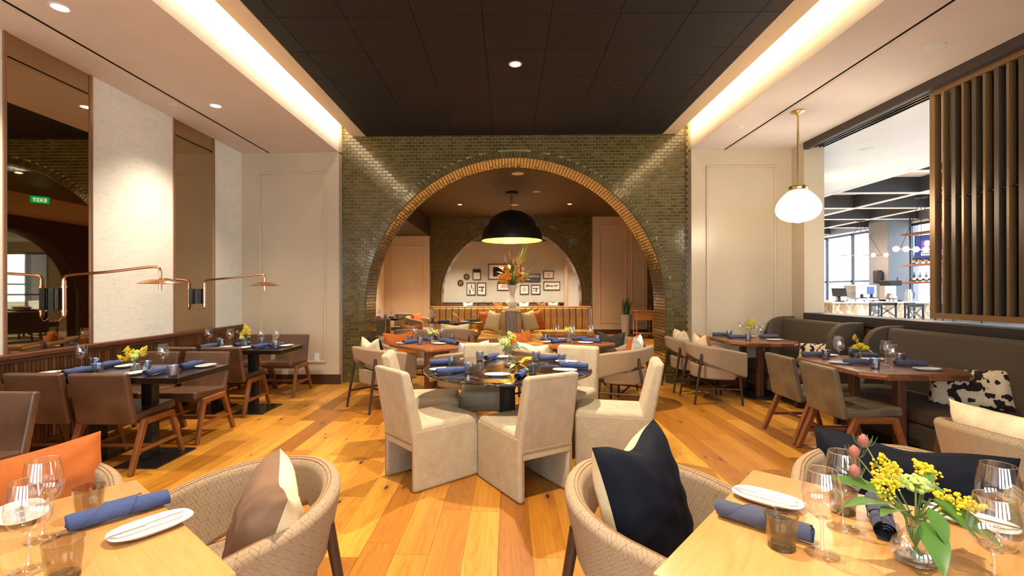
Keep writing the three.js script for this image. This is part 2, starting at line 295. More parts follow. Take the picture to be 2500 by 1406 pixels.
// ---- dark ceiling of 2 ft panels
{
  const c = structGroup('ceiling', 'dark brown panel ceiling between the two lit coves', 'ceiling');
  part('backing', [lim(-2.25, 2.42, HC + 0.02, HC + 0.1, -8.0, 4.6)], M.black, c);
  const xs = [-2.245, -2.06, -1.45, -0.84, -0.225, 0.385, 0.995, 1.605, 2.215, 2.41], cache = {};
  for (let k = -1; k < 14; k++) {
    const z0 = Math.max(-7.27 + 0.61 * (k), -7.5), z1 = k === -1 ? -7.27 : -7.27 + 0.61 * (k + 1); if (z1 - z0 < 0.05) continue;
    for (let i = 0; i < xs.length - 1; i++) {
      const w = xs[i + 1] - xs[i] - 0.006, d = z1 - z0 - 0.006, key = w.toFixed(2) + d.toFixed(2), g = cache[key] ||= box(w, 0.02, d);
      part('ceiling_panel', g, M.blackTile, c).position.set((xs[i] + xs[i + 1]) / 2, HC + 0.01 + (rnd() - 0.5) * 0.002, (z0 + z1) / 2);
    }
  }
  for (const [s, x0, x1, xw] of [[-1, -2.46, -2.25, -2.63], [1, 2.415, 2.63, 2.81]]) {
    struct('trim_' + (s < 0 ? 1 : 2), [lim(x0, x1, HC, HC + 0.03, -7.5, 4.6)], M.border, 'cream border of the dark ceiling along the ' + (s < 0 ? 'left' : 'right') + ' cove', 'trim');
    struct('ceiling', [lim(Math.min(xw, x0, x1) - 0.02, Math.max(xw, x0, x1) + 0.02, 4.3, 4.36, -7.5, 4.6), lim(s < 0 ? x1 : x0 - 0.03, s < 0 ? x1 + 0.03 : x0, HC + 0.03, 4.3, -7.5, 4.6)], M.cove, 'hidden upper lining of the ' + (s < 0 ? 'left' : 'right') + ' ceiling cove', 'ceiling');
    const strip = thing('cove_light', 'long light strip hidden in the ' + (s < 0 ? 'left' : 'right') + ' ceiling cove', 'light', [s < 0 ? -2.42 : 2.59, 3.965, -1.9]);
    part('light_strip', box(0.03, 0.05, 11), M.coveGlow, strip);
    part('mounting_rail', box(0.05, 0.02, 11, 0, -0.035, 0), M.white, strip);
  }
}
// ---- pale side soffits with slot diffusers
function soffit(name, x0, x1, xs, word) {
  const g = structGroup(name, 'pale plaster ceiling over the ' + word + ' tables with a dark slot', 'ceiling');
  part('soffit_board', [lim(x0, xs - 0.045, HS, 4.36, ZF, 4.6), lim(xs + 0.045, x1, HS, 4.36, ZF, 4.6), lim(xs - 0.045, xs + 0.045, HS + 0.12, 4.36, ZF, 4.6)], M.soffit, g);
  const slot = part('slot_diffuser', [lim(xs - 0.045, xs - 0.012, HS + 0.004, HS + 0.012, ZF, 4.6), lim(xs + 0.012, xs + 0.045, HS + 0.004, HS + 0.012, ZF, 4.6)], M.soffit, g);
  part('slot_blade', [lim(xs - 0.012, xs - 0.009, HS + 0.002, HS + 0.06, ZF, 4.6), lim(xs + 0.009, xs + 0.012, HS + 0.002, HS + 0.06, ZF, 4.6)], M.black, slot);
  part('slot_void', [lim(xs - 0.044, xs + 0.044, HS + 0.1, HS + 0.119, ZF, 4.6)], M.black, g);
}
soffit('ceiling', XL - 0.05, -2.63, -3.73, 'left');
soffit('ceiling', 2.80, XR + 0.02, 3.32, 'right');

// ---- panelled piers beside the arch
function moulding(x0, x1, y0, y1, z, w = 0.034, p = 0.02) {
  const e = (a, b, c, d) => rbox(Math.abs(b - a), Math.abs(d - c), p * 2, 0.012, (a + b) / 2, (c + d) / 2, z, 3);
  return [e(x0, x1, y1 - w, y1), e(x0, x1, y0, y0 + w), e(x0, x0 + w, y0 + w, y1 - w), e(x1 - w, x1, y0 + w, y1 - w), lim(x0 + w, x1 - w, y1 - w - 0.008, y1 - w, z, z + 0.006), lim(x0 + w, x0 + w + 0.008, y0 + w, y1 - w, z, z + 0.006), lim(x1 - w - 0.008, x1 - w, y0 + w, y1 - w, z, z + 0.006)];
}
function pier(name, label, x0, x1, z, h, mx0, mx1, my0, my1, back) {
  const g = structGroup(name, label, 'wall');
  part('wall_panel', [lim(x0, x1, 0, h, z, back)], M.paint, g);
  part('panel_moulding', moulding(mx0, mx1, my0, my1, z), M.paint, g);
  return g;
}
pier('wall_front', 'greige panelled pier left of the tiled arch', XL, -2.63, ZF, 3.62, -3.88, -2.83, 0.33, 3.30, -8.1);
pier('wall_front', 'greige panelled pier right of the tiled arch', 2.81, XR + 0.27, ZF, 3.62, 3.03, 4.10, 0.33, 3.36, -8.1);
function baseboard(name, x0, x1, z, label) { struct(name, [lim(x0, x1, 0, 0.13, z, z + 0.018), lim(x0, x1, 0.13, 0.15, z, z + 0.011)], M.baseboard, label, 'baseboard'); }
baseboard('baseboard_front', XL, -2.60, ZF, 'dark wood baseboard under the left panelled pier');
baseboard('baseboard_front', 2.78, XR, ZF, 'dark wood baseboard under the right panelled pier');
struct('wall_front', [lim(XL, -2.63, 3.6, 4.36, ZF, -8.1), lim(2.81, XR + 0.3, 3.6, 4.36, ZF, -8.1)], M.paint, 'plaster above the panelled piers hidden by the soffits', 'wall');
{ const o = thing('wall_outlet', 'small white outlet plate low on the left panelled pier', 'outlet', [-2.98, 0.42, ZF + 0.001]); part('cover_plate', rbox(0.075, 0.12, 0.008, 0.003, 0, 0, 0.004), M.plate, o); for (const s of [-1, 1]) part('socket', rbox(0.034, 0.03, 0.004, 0.002, 0, s * 0.025, 0.009), M.white, o); }

// ---- glazed tile arch wall
const ACX = 0.10, ARR = 2.36, ASP = 1.18;
function tileGeo(w, h, t = 0.009, b = 0.004) {   // front face +z, bevelled edge, open back
  const x = w / 2, y = h / 2, X = x - b, Y = y - b, pos = [], f = (...q) => { for (const [i, j, k] of [[0, 1, 2], [0, 2, 3]]) for (const v of [q[i], q[j], q[k]]) pos.push(...v); };
  const a = [-X, -Y, t], bb = [X, -Y, t], c = [X, Y, t], d = [-X, Y, t], A = [-x, -y, 0], B = [x, -y, 0], Cc = [x, y, 0], D = [-x, y, 0];
  f(a, bb, c, d); f(A, B, bb, a); f(B, Cc, c, bb); f(Cc, D, d, c); f(D, A, a, d);
  const g = new THREE.BufferGeometry(); g.setAttribute('position', new THREE.Float32BufferAttribute(pos, 3)); g.computeVertexNormals(); return boxUV(g);
}
const ringW = 0.105;
function tilePlan() {
  const out = []; // {w,h,m}
  const tilt = () => new THREE.Euler((rnd() - 0.5) * 0.016, (rnd() - 0.5) * 0.016, 0);
  const put = (w, h, pos, q, big) => out.push({ w, h, big, m: new THREE.Matrix4().compose(pos, q.clone().multiply(new THREE.Quaternion().setFromEuler(tilt())), V3(1, 1, 1)) });
  const px = 0.1016, py = 0.0508, gap = 0.004, Q0 = new THREE.Quaternion(), ro = ARR + ringW;
  for (let r = 0; r < 83; r++) {
    const y = (r + 0.5) * py, dy = Math.max(0, y - ASP), inner = y < ASP ? ro : dy < ro ? Math.sqrt(ro * ro - dy * dy) : 0;
    for (let k = -28; k < 29; k++) {
      let x0 = k * px + (r % 2) * px / 2 + gap / 2, x1 = x0 + px - gap; x0 = Math.max(x0, -2.63); x1 = Math.min(x1, 2.81);
      if (inner) { const L = ACX - inner - 0.002, Rr = ACX + inner + 0.002; if (x1 > L && x0 < Rr) { if ((x0 + x1) / 2 < ACX) x1 = Math.min(x1, L); else x0 = Math.max(x0, Rr); } }
      if (x1 - x0 < 0.018) continue;
      put(x1 - x0, py - gap, V3((x0 + x1) / 2, y, 0), Q0, 1);
    }
  }
  // soldier ring and intrados
  const arcs = []; const na = Math.round(Math.PI * ARR / py);
  for (let i = 0; i < na; i++) { const a = Math.PI * (i + 0.5) / na; arcs.push([ACX + Math.cos(a) * ARR, ASP + Math.sin(a) * ARR, a]); }
  const nj = Math.round(ASP / py); for (let i = 0; i < nj; i++) for (const s of [-1, 1]) arcs.push([ACX + s * ARR, (i + 0.5) * ASP / nj, s < 0 ? Math.PI : 0]);
  const depth = 0.58, nd = 6, pd = depth / nd;
  arcs.forEach(([x, y, a], i) => {
    const n = V3(Math.cos(a), Math.sin(a), 0), q = new THREE.Quaternion().setFromRotationMatrix(new THREE.Matrix4().makeBasis(V3(n.y, -n.x, 0), n, V3(0, 0, 1)));
    put(py - gap, ringW - 0.006, V3(x, y, 0.003).addScaledVector(n, ringW / 2), q, 2);
    const qi = new THREE.Quaternion().setFromRotationMatrix(new THREE.Matrix4().makeBasis(V3(0, 0, 1), V3(-n.y, n.x, 0), n.clone().negate()));
    for (let k = 0; k < nd + 1; k++) {
      let z0 = -k * pd + (i % 2 ? pd / 2 : 0), z1 = z0 - pd + gap; z0 = Math.min(z0, 0.004); z1 = Math.max(z1, -depth); if (z0 - z1 < 0.012) continue;
      put(z0 - z1, py - gap, V3(x, y, (z0 + z1) / 2), qi, 0);
    }
  });
  return out;
}
const tiles = tilePlan();
const archShape = (x0, x1, h, cx, r, sp) => { const s = new THREE.Shape(); s.moveTo(x0, 0); s.lineTo(cx - r, 0); s.lineTo(cx - r, sp); s.absarc(cx, sp, r, Math.PI, 0, true); s.lineTo(cx + r, 0); s.lineTo(x1, 0); s.lineTo(x1, h); s.lineTo(x0, h); s.closePath(); return s; };
function archCore(d, x0 = -2.63, x1 = 2.81, h = 4.36) { return new THREE.ExtrudeGeometry(archShape(x0, x1, h, ACX, ARR + 0.004, ASP), { depth: d, bevelEnabled: false, curveSegments: 48 }).translate(0, 0, -d - 0.001); }
const tileMerged = [[], [], [], []];
function tileMesh(t) { return tileGeo(t.w, t.h).applyMatrix4(t.m); }
{
  const g = structGroup('wall_front', 'olive glazed subway tile wall with the large round arch', 'wall'); g.position.z = ZT;
  part('grout_bed', archCore(0.6), M.grout, g);
  const cand = tiles.map((t, i) => [i, t]).filter(([, t]) => t.big).map(([i, t]) => { const e = t.m.elements; return [i, t.w * t.h * (t.big === 2 ? 1.2 : 1) * (e[13] > 1.2 && e[13] < 3.95 ? 1 : 0.6)]; }).sort((a, b) => b[1] - a[1]);
  const own = new Set(cand.slice(0, 300).map((c) => c[0])), gc = {}, rest = [[], [], [], []];
  tiles.forEach((t, i) => {
    const v = Math.floor(rnd() * 4); tileMerged[v].push(tileMesh(t));
    if (!own.has(i)) { rest[v].push(tileMesh(t)); return; }
    const key = t.w.toFixed(4) + t.h.toFixed(4), m = part('tile', gc[key] ||= tileGeo(t.w, t.h), M.tile[v], g);
    m.position.setFromMatrixPosition(t.m); m.quaternion.setFromRotationMatrix(t.m);
  });
  rest.forEach((l, v) => { part('glazed_tiles', l, M.tile[v], g).userData.kind = 'stuff'; });
}
// ---- left wall: linen panels and bronze mirrors over a ribbed wainscot
{
  const w = structGroup('wall_left', 'left wall behind the linen panels', 'wall');
  part('wall_core', [lim(XL - 0.12, XL - 0.01, 0, 4.36, -8.1, 4.6)], M.paint, w);
  const y0 = 0.93, y1 = HS, seg = [[-7.36, -6.66], [-5.83, -4.68], [-3.84, -2.7], [-1.9, -0.75], [0.05, 1.2], [2.0, 4.5]];
  const words = ['beside the far panelled pier', 'between the two bronze mirrors', 'left of the near bronze mirror', 'near the camera', 'behind the camera', 'at the rear corner'];
  seg.forEach(([a, b], i) => meta(part('linen_wall_panel', [lim(XL - 0.01, XL, y0, y1, a, b)], M.fabricWall, scene), 'pale linen wall panel ' + words[i], 'wall panel', 'linen wall panels'));
  const mir = [[-6.66, -5.83], [-4.68, -3.84], [-2.7, -1.9], [-0.75, 0.05], [1.2, 2.0]], mw = ['far narrow-looking bronze tinted mirror panel by the second sconce', 'tall bronze tinted mirror panel by the near sconce', 'bronze tinted mirror panel out of view on the left', 'bronze tinted mirror panel beside the camera', 'bronze tinted mirror panel behind the camera'];
  mir.forEach(([a, b], i) => {
    const g = thing('wall_mirror', mw[i], 'mirror', [XL, 0, 0], 0, 'bronze wall mirrors');
    part('mirror_glass', [lim(-0.01, 0.002, y0, y1, a + 0.02, b - 0.02)], M.bronzeMirror, g);
    for (const [p, q] of [[a, a + 0.025], [b - 0.025, b]]) part('mirror_frame', [lim(-0.01, 0.014, y0, y1, p, q)], M.bronzeFrame, g);
  });
  const wa = structGroup('trim_3', 'ribbed walnut wainscot with cap rail along the left wall', 'wainscot');
  part('cap_rail', [rbox(0.075, 0.05, 11.9, 0.014, XL + 0.03, 0.905, -1.41, 3), lim(XL, XL + 0.05, 0.855, 0.88, ZF, 4.5)], M.capWood, wa);
  part('backing', [lim(XL - 0.01, XL + 0.008, 0.1, 0.86, ZF, 4.5)], M.darkWood, wa);
  const slat = box(0.016, 0.74, 0.030); let z = ZF + 0.03;
  for (let i = 0; i < 150; i++) { part('slat', slat, M.wainscot[Math.floor(rnd() * 4)], wa).position.set(XL + 0.016, 0.48, z); z += 0.037; }
  struct('baseboard_left', [lim(XL, XL + 0.03, 0, 0.11, ZF, 4.5)], M.baseboard, 'dark wood baseboard along the left wall', 'baseboard');
}
// ---- right wall: header track, half wall, jamb
{
  struct('wall_right', [lim(XR, XR + 0.29, 0, 4.36, -7.36, -7.05), lim(XR, XR + 0.29, 3.66, 4.36, -7.05, 4.6)], M.paint, 'greige jamb and lintel of the wide right opening', 'wall');
  const h = structGroup('trim_4', 'dark header with sliding tracks over the right opening', 'trim');
  part('header_face', [lim(XR - 0.012, XR + 0.06, 3.5, 3.62, -7.05, 4.6)], M.header, h);
  part('header_soffit', [lim(XR + 0.06, XR + 0.29, 3.585, 3.66, -7.05, 4.6)], M.header, h);
  for (const x of [0.1, 0.16, 0.22, 0.28]) part('track', [lim(XR + x - 0.008, XR + x + 0.008, 3.53, 3.585, -7.05, 4.6)], M.blackGloss, h);
  const k = structGroup('wall_right', 'low dark half wall behind the settees', 'wall');
  part('wall_core', [lim(XR + 0.02, XR + 0.27, 0, 1.0, -7.06, 4.6)], M.darkWood, k);
  part('wall_cap', [rbox(0.32, 0.115, 11.66, 0.008, XR + 0.14, 1.06, -1.22)], M.capDark, k);
  const slat = box(0.018, 0.84, 0.05); let z = -7.02;
  for (let i = 0; i < 75; i++) { part('slat', slat, M.wainscot[Math.floor(rnd() * 4)], k).position.set(XR + 0.012, 0.56, z); z += 0.058; }
  struct('baseboard_right', [lim(XR - 0.01, XR + 0.03, 0, 0.13, -7.05, 4.5)], M.baseboard, 'dark baseboard along the right half wall', 'baseboard');
}
// ---- rear wall with tall windows behind the camera
{
  const g = structGroup('wall_rear', 'rear wall with tall windows behind the camera', 'wall'), wx = [[-3.7, -2.2], [-1.6, -0.1], [0.4, 1.9], [2.5, 4.0]], z0 = 4.5, z1 = 4.7;
  const xs = [-4.3, ...wx.flat(), 4.65]; const list = [lim(-4.3, 4.65, 0, 0.7, z0, z1), lim(-4.3, 4.65, 3.3, 4.4, z0, z1)]; for (let i = 0; i < xs.length; i += 2) list.push(lim(xs[i], xs[i + 1], 0.7, 3.3, z0, z1));
  part('wall_core', list, M.white, g);
  wx.forEach(([a, b], i) => { const w = structGroup('window_' + (i + 1), 'tall rear window behind the camera', 'window'); part('window_frame', [lim(a, a + 0.05, 0.7, 3.3, z0 + 0.05, z0 + 0.12), lim(b - 0.05, b, 0.7, 3.3, z0 + 0.05, z0 + 0.12), lim(a, b, 3.25, 3.3, z0 + 0.05, z0 + 0.12), lim(a, b, 0.7, 0.75, z0 + 0.05, z0 + 0.12), lim((a + b) / 2 - 0.02, (a + b) / 2 + 0.02, 0.75, 3.25, z0 + 0.05, z0 + 0.12)], M.frameDark, w); for (const [p, q] of [[a + 0.05, (a + b) / 2 - 0.02], [(a + b) / 2 + 0.02, b - 0.05]]) part('pane', [lim(p, q, 0.75, 3.25, z0 + 0.08, z0 + 0.085)], M.pane, w); });
}
// ================================================================ ROOMS BEYOND
// ---- middle room behind the first arch
struct('ceiling', [lim(-2.63, 4.62, HC, 4.0, -16.6, -8.1)], M.midCeil, 'dark bronze ceiling of the room behind the tiled arch', 'ceiling');
struct('ceiling', [lim(XL, -2.63, 3.27, 4.0, -16.6, -8.1)], M.bulk, 'dark lowered ceiling at the left of the middle room', 'ceiling');
struct('wall_left', [lim(XL - 0.12, XL, 0, 4.0, -24, -8.1)], M.fabricWall, 'pale left wall of the rooms beyond the arch', 'wall');
pier('wall_far', 'greige panelled wall left of the second arch', XL, -2.63, -15.86, 3.27, -3.95, -2.83, 0.3, 2.95, -16.6);
pier('wall_far', 'tan panelled wall right of the second arch', 2.81, 4.6, -15.86, HC, 3.02, 3.92, 0.35, 3.62, -16.6);
{ const g = structGroup('trim_5', 'narrow pilaster moulding at the right of the second arch', 'trim'); part('panel_moulding', moulding(4.08, 4.5, 0.35, 3.62, -15.86), M.paint, g); }
baseboard('baseboard_far', XL, -2.63, -15.86, 'dark baseboard left of the second arch'); baseboard('baseboard_far', 2.81, 4.6, -15.86, 'dark baseboard right of the second arch');
{
  const g = structGroup('wall_far', 'second olive tile wall with an arch before the picture wall', 'wall'); g.position.z = -16;
  part('grout_bed', archCore(0.6), M.grout, g);
  tileMerged.forEach((l, v) => { part('glazed_tiles', l, M.tile[v], g).userData.kind = 'stuff'; });
}
// ---- dark wood wall on the right of the middle room with an arch to the lounge
{
  const s = archShape(-16, -8.1, 4.0, -12.0, 1.95, 1.1), g = structGroup('wall_right', 'dark wood wall with round arch on the right of the middle room', 'wall');
  part('wood_panel', boxUV(new THREE.ExtrudeGeometry(s, { depth: 0.25, bevelEnabled: false, curveSegments: 40 }).rotateY(-Math.PI / 2).translate(4.85, 0, 0)), M.panelWood, g);
  const arc = []; for (let i = 0; i <= 32; i++) { const a = Math.PI * i / 32; arc.push([4.58, 1.1 + Math.sin(a) * 2.0, -12.0 - Math.cos(a) * 2.0]); }
  part('arch_casing', [tube([[4.58, 0, -14.0], [4.58, 0.6, -14.0], ...arc, [4.58, 0.6, -10.0], [4.58, 0, -10.0]], 0.05, 80, 8)], M.beam, g);
  struct('ceiling', [lim(3.75, 4.6, 3.45, HC, -15.86, -8.1)], M.paint, 'tan bulkhead over the dark wood wall', 'ceiling');
}
const downlightLater = [];
// ---- lounge seen in the mirror
function loungeSlab(y0, y1) { const s = new THREE.Shape([[4.85, 7.7], [4.85, 17.5], [10.9, 17.5]].map((p) => new THREE.Vector2(...p))); return boxUV(new THREE.ExtrudeGeometry(s, { depth: y1 - y0, bevelEnabled: false }).rotateX(-Math.PI / 2).translate(0, y0, 0)); }
{
  struct('floor', [loungeSlab(-0.06, 0.0)], M.carpet, 'beige carpet of the lounge beyond the dark wood arch', 'floor');
  struct('ceiling', [loungeSlab(3.3, 3.4)], M.white, 'pale ceiling of the lounge', 'ceiling');
  struct('wall_far', [lim(4.85, 8.9, 0, 3.4, -17.7, -17.5), lim(10.7, 11.0, 0, 3.4, -17.7, -17.5), lim(8.9, 10.7, 0, 0.5, -17.7, -17.5), lim(8.9, 10.7, 2.9, 3.4, -17.7, -17.5)], M.paint, 'greige far wall of the lounge', 'wall');
  const w = structGroup('window_5', 'tall lounge window seen in the mirror', 'window');
  part('window_frame', [lim(8.9, 8.97, 0.5, 2.9, -17.6, -17.52), lim(9.75, 9.81, 0.5, 2.9, -17.6, -17.52), lim(8.9, 10.7, 1.3, 1.36, -17.6, -17.52), lim(8.9, 10.7, 2.84, 2.9, -17.6, -17.52)], M.frameDark, w);
  for (const [a, b] of [[8.97, 9.75], [9.81, 10.7]]) part('pane', [lim(a, b, 0.5, 2.84, -17.57, -17.565)], M.pane, w);
  struct('wall_right', [box(12.05, 3.4, 0.1).rotateY(Math.atan2(10.25, 6.35)).translate(7.925, 1.7, -12.57)], M.paint, 'partition between the lounge and the cafe', 'wall');
  const sofa = thing('sofa', 'dark upholstered sofa with its back to the arch in the lounge', 'sofa', [5.7, 0, -13.0], face(0.9, -0.43));
  part('seat', rbox(1.5, 0.2, 0.75, 0.05, 0, 0.36, 0.05), M.setteeDark, sofa); part('backrest', rbox(1.55, 0.62, 0.16, 0.05, 0, 0.58, -0.36), M.setteeDark, sofa);
  for (const s of [-1, 1]) { part('armrest', rbox(0.14, 0.4, 0.8, 0.05, s * 0.75, 0.46, 0), M.setteeDark, sofa); for (const q of [-1, 1]) part('leg', bar([s * 0.68, 0, q * 0.32], [s * 0.66, 0.26, q * 0.3], 0.04, 0.04), M.darkWood, sofa); }
  const tb = thing('side_table', 'low wooden lounge table laden with dishes', 'table', [6.9, 0, -14.6], 0.5); part('table_top', rbox(1.5, 0.05, 0.6, 0.01, 0, 0.87, 0), M.darkWood, tb); for (const s of [-1, 1]) for (const q of [-1, 1]) part('leg', bar([s * 0.68, 0, q * 0.24], [s * 0.68, 0.85, q * 0.24], 0.05, 0.05), M.darkWood, tb);
  for (let i = 0; i < 5; i++) { const b = thing('serving_bowl', ['first', 'second', 'third', 'fourth', 'fifth'][i] + ' serving bowl from the left on the lounge table', 'bowl', [6.9 + (-0.55 + i * 0.27) * Math.cos(0.5), 0.895, -14.6 - (-0.55 + i * 0.27) * Math.sin(0.5)]); part('bowl', lathe([[0.03, 0], [0.05, 0.005], [0.1, 0.07], [0.105, 0.075], [0.095, 0.07], [0.04, 0.015], [0.001, 0.012]], 16), M.china, b); part('food', ball(0.085, 0, 0.06, 0, 1, 0.5, 1, 10, 6), [M.yellow, M.cream, M.orangeBloom][i % 3], b); }
  const ch = thing('ottoman', 'brown upholstered ottoman in the lounge', 'ottoman', [7.2, 0, -15.6], 0.3); part('cushion', rbox(0.7, 0.2, 0.55, 0.05, 0, 0.36, 0), M.vBrown, ch); for (const s of [-1, 1]) for (const q of [-1, 1]) part('leg', bar([s * 0.3, 0, q * 0.22], [s * 0.3, 0.27, q * 0.22], 0.04, 0.04), M.darkWood, ch);
}
downlightLater.push(['lit downlight over the lounge sofa', 5.9, 3.3, -12.2, 26], ['lit downlight deep in the lounge', 7.6, 3.3, -15.3, 26]);
// ---- exit sign on the middle ceiling
{
  const s = thing('exit_sign', 'green lit EXIT sign hung from the middle room ceiling', 'sign', [2.80, 3.62, -11.1], 0);
  s.rotation.y = -0.75;
  part('sign_panel', rbox(0.36, 0.2, 0.02, 0.004), S({ color: C(0.03, 0.25, 0.1), roughness: 0.3 }), s);
  part('hanger', [rod([0, 0.1, 0], [0, 0.27, 0], 0.008), box(0.3, 0.02, 0.05, 0, 0.28, 0)], M.steel, s);
  const tx = canvasTex(256, 128, (c, w, h) => { c.fillStyle = '#0c9a50'; c.fillRect(0, 0, w, h); c.fillStyle = '#eafff2'; c.font = 'bold 92px sans-serif'; c.textAlign = 'center'; c.textBaseline = 'middle'; c.fillText('EXIT', w / 2, h / 2 + 4); });
  for (const q of [0, Math.PI]) { const p = part('lit_lettering', new THREE.PlaneGeometry(0.33, 0.165), S({ color: C(0, 0, 0), emissive: C(1, 1, 1), emissiveMap: tx, emissiveIntensity: 1.2, roughness: 0.4 }), s); p.rotation.y = q; p.position.z = q ? -0.0115 : 0.0115; }
}
// ---- third room: picture wall
{
  struct('ceiling', [lim(XL, 4.6, 3.86, 4.0, -23.6, -16.6)], M.bulk, 'dark ceiling over the picture wall', 'ceiling');
  struct('wall_far', [lim(-4.2, 2.72, 0, 3.9, -23.7, -23.5)], M.artWall, 'pale grey picture wall seen through both arches', 'wall');
  struct('wall_far', [lim(2.72, 2.9, 0, 3.9, -23.7, -23.3)], M.paint, 'narrow beige pilaster beside the picture wall', 'wall');
  struct('wall_far', [lim(2.9, 4.7, 0, 3.9, -23.9, -23.7), lim(3.42, 3.46, 0, 3.9, -23.7, -23.66)], M.white, 'white panelling at the right of the picture wall', 'wall');
  struct('wall_right', [lim(4.6, 4.75, 0, 3.9, -23.9, -16.6)], M.paint, 'right wall of the picture room', 'wall');
  const b = structGroup('trim_6', 'dark wood wainscot under the picture wall', 'wainscot'); part('cap_rail', [lim(-4.1, 2.72, 0.78, 0.86, -23.5, -23.36)], M.darkWood, b); for (let i = 0; i < 34; i++) part('slat', [lim(-4.1 + i * 0.2, -3.91 + i * 0.2, 0, 0.78, -23.5, -23.42)], M.wainscot[i % 2], b);
}
// ---- cafe on the right
const CX = 12.5;
{
  struct('floor', [lim(4.62, 16, -0.06, -0.001, -24, 4.6)], S({ map: T.carpet, color: C(0.62, 0.60, 0.57), roughness: 0.5 }), 'pale floor of the cafe beyond the half wall', 'floor');
  struct('ceiling', [lim(4.62, 7.16, HS, 3.75, -22, 4.6)], M.white, 'flat white ceiling just beyond the right opening', 'ceiling');
  struct('ceiling', [lim(7.16, CX + 0.3, 3.95, 4.05, -22, 4.6)], M.beamTan, 'tan coffer ceiling of the cafe', 'ceiling');
  for (let i = 0; i < 9; i++) { const z = -4.8 - i * 2.0; const g = thing('ceiling_beam', 'dark cross beam number ' + ['one', 'two', 'three', 'four', 'five', 'six', 'seven', 'eight', 'nine'][i] + ' of the cafe coffers counted from the camera', 'beam', [0, 0, 0], 0, 'cafe cross beams'); part('beam_box', [lim(7.16, CX, 3.615, 3.95, z - 0.065, z + 0.065)], M.beam, g); part('beam_trim', [lim(7.16, CX, HS, 3.615, z - 0.07, z + 0.07)], M.white, g); }
  [7.3, 9.2, 11.1].forEach((x, i) => { const g = thing('ceiling_beam', ['nearest', 'middle', 'farthest'][i] + ' long dark beam of the cafe ceiling running away from the camera', 'beam', [0, 0, 0], 0, 'cafe long beams'); part('beam_box', [lim(x - 0.064, x + 0.064, 3.62, 3.95, -21.9, 4.5)], M.beam, g); part('beam_trim', [lim(x - 0.07, x + 0.07, HS + 0.004, 3.62, -21.9, 4.5)], M.white, g); });
  struct('wall_far', [lim(10.8, CX + 0.3, 0, 4.0, -22.2, -22)], M.column, 'grey far wall of the cafe', 'wall');
  // window wall, x = 12.5
  const ww = structGroup('wall_right', 'cafe window wall', 'wall'); part('wall_core', [lim(CX, CX + 0.3, 0, 0.9, -22, 4.6), lim(CX, CX + 0.3, 3.55, 4.05, -22, 4.6), lim(CX, CX + 0.3, 0.9, 3.55, -16.2, -15.1), lim(CX, CX + 0.3, 0.9, 3.55, -22, -20.4)], M.column, ww);
  [[-20.4, -16.2, 3], [-15.1, -11.0, 3], [-10.4, -6.4, 3], [-5.8, -1.8, 3]].forEach(([a, b, n], i) => {
    const w = structGroup('window_' + (6 + i), ['far cafe window behind the coffee machines', 'cafe window behind the bar shelves', 'bright cafe window beyond the slatted screen', 'near cafe window hidden by the slatted screen'][i], 'window'), list = [];
    for (let k = 0; k <= n; k++) { const z = lerp(a, b, k / n); list.push(lim(CX + 0.02, CX + 0.1, 0.9, 3.5, z - 0.035, z + 0.035)); }
    list.push(lim(CX + 0.02, CX + 0.1, 1.72, 1.79, a, b), lim(CX + 0.02, CX + 0.1, 3.43, 3.5, a, b), lim(CX + 0.02, CX + 0.1, 0.9, 0.97, a, b)); part('window_frame', list, M.frameDark, w);
    for (let k = 0; k < n; k++) for (const [y0, y1] of [[0.97, 1.72], [1.79, 3.43]]) part('pane', [lim(CX + 0.055, CX + 0.06, y0, y1, lerp(a, b, k / n) + 0.035, lerp(a, b, (k + 1) / n) - 0.035)], M.pane, w);
    part('window_head', [lim(CX - 0.02, CX + 0.1, 3.5, 3.56, a, b)], M.white, w);
  });
  part('wall_core', [lim(CX, CX + 0.3, 0.9, 3.55, -11.0, -10.4), lim(CX, CX + 0.3, 0.9, 3.55, -6.4, -5.8), lim(CX, CX + 0.3, 0.9, 3.55, -1.8, 4.6)], M.column, ww);
  struct('wall_rear', [lim(4.62, CX + 0.3, 0, 4.05, 4.5, 4.7)], M.white, 'rear wall of the cafe', 'wall');
  struct('wall_right', [lim(11.75, 12.45, 0, 3.6, -15.75, -14.95)], M.column, 'grey square column standing before the cafe windows', 'column');
  // facade outside
  const f = thing('neighbouring_building', 'pale building seen through the cafe windows', 'building', [20, 0, -16]); part('facade', [lim(-0.5, 3, 0, 5.5, -14, 12)], M.white, f); for (let i = 0; i < 6; i++) part('window', [lim(-0.53, -0.5, 1.2, 3.2, -12 + i * 4, -10 + i * 4)], S({ color: C(0.35, 0.42, 0.47), roughness: 0.1 }), f);
  struct('ground', [lim(12.9, 40, -0.1, -0.03, -40, 20)], M.white, 'pale pavement outside the cafe', 'ground');
}
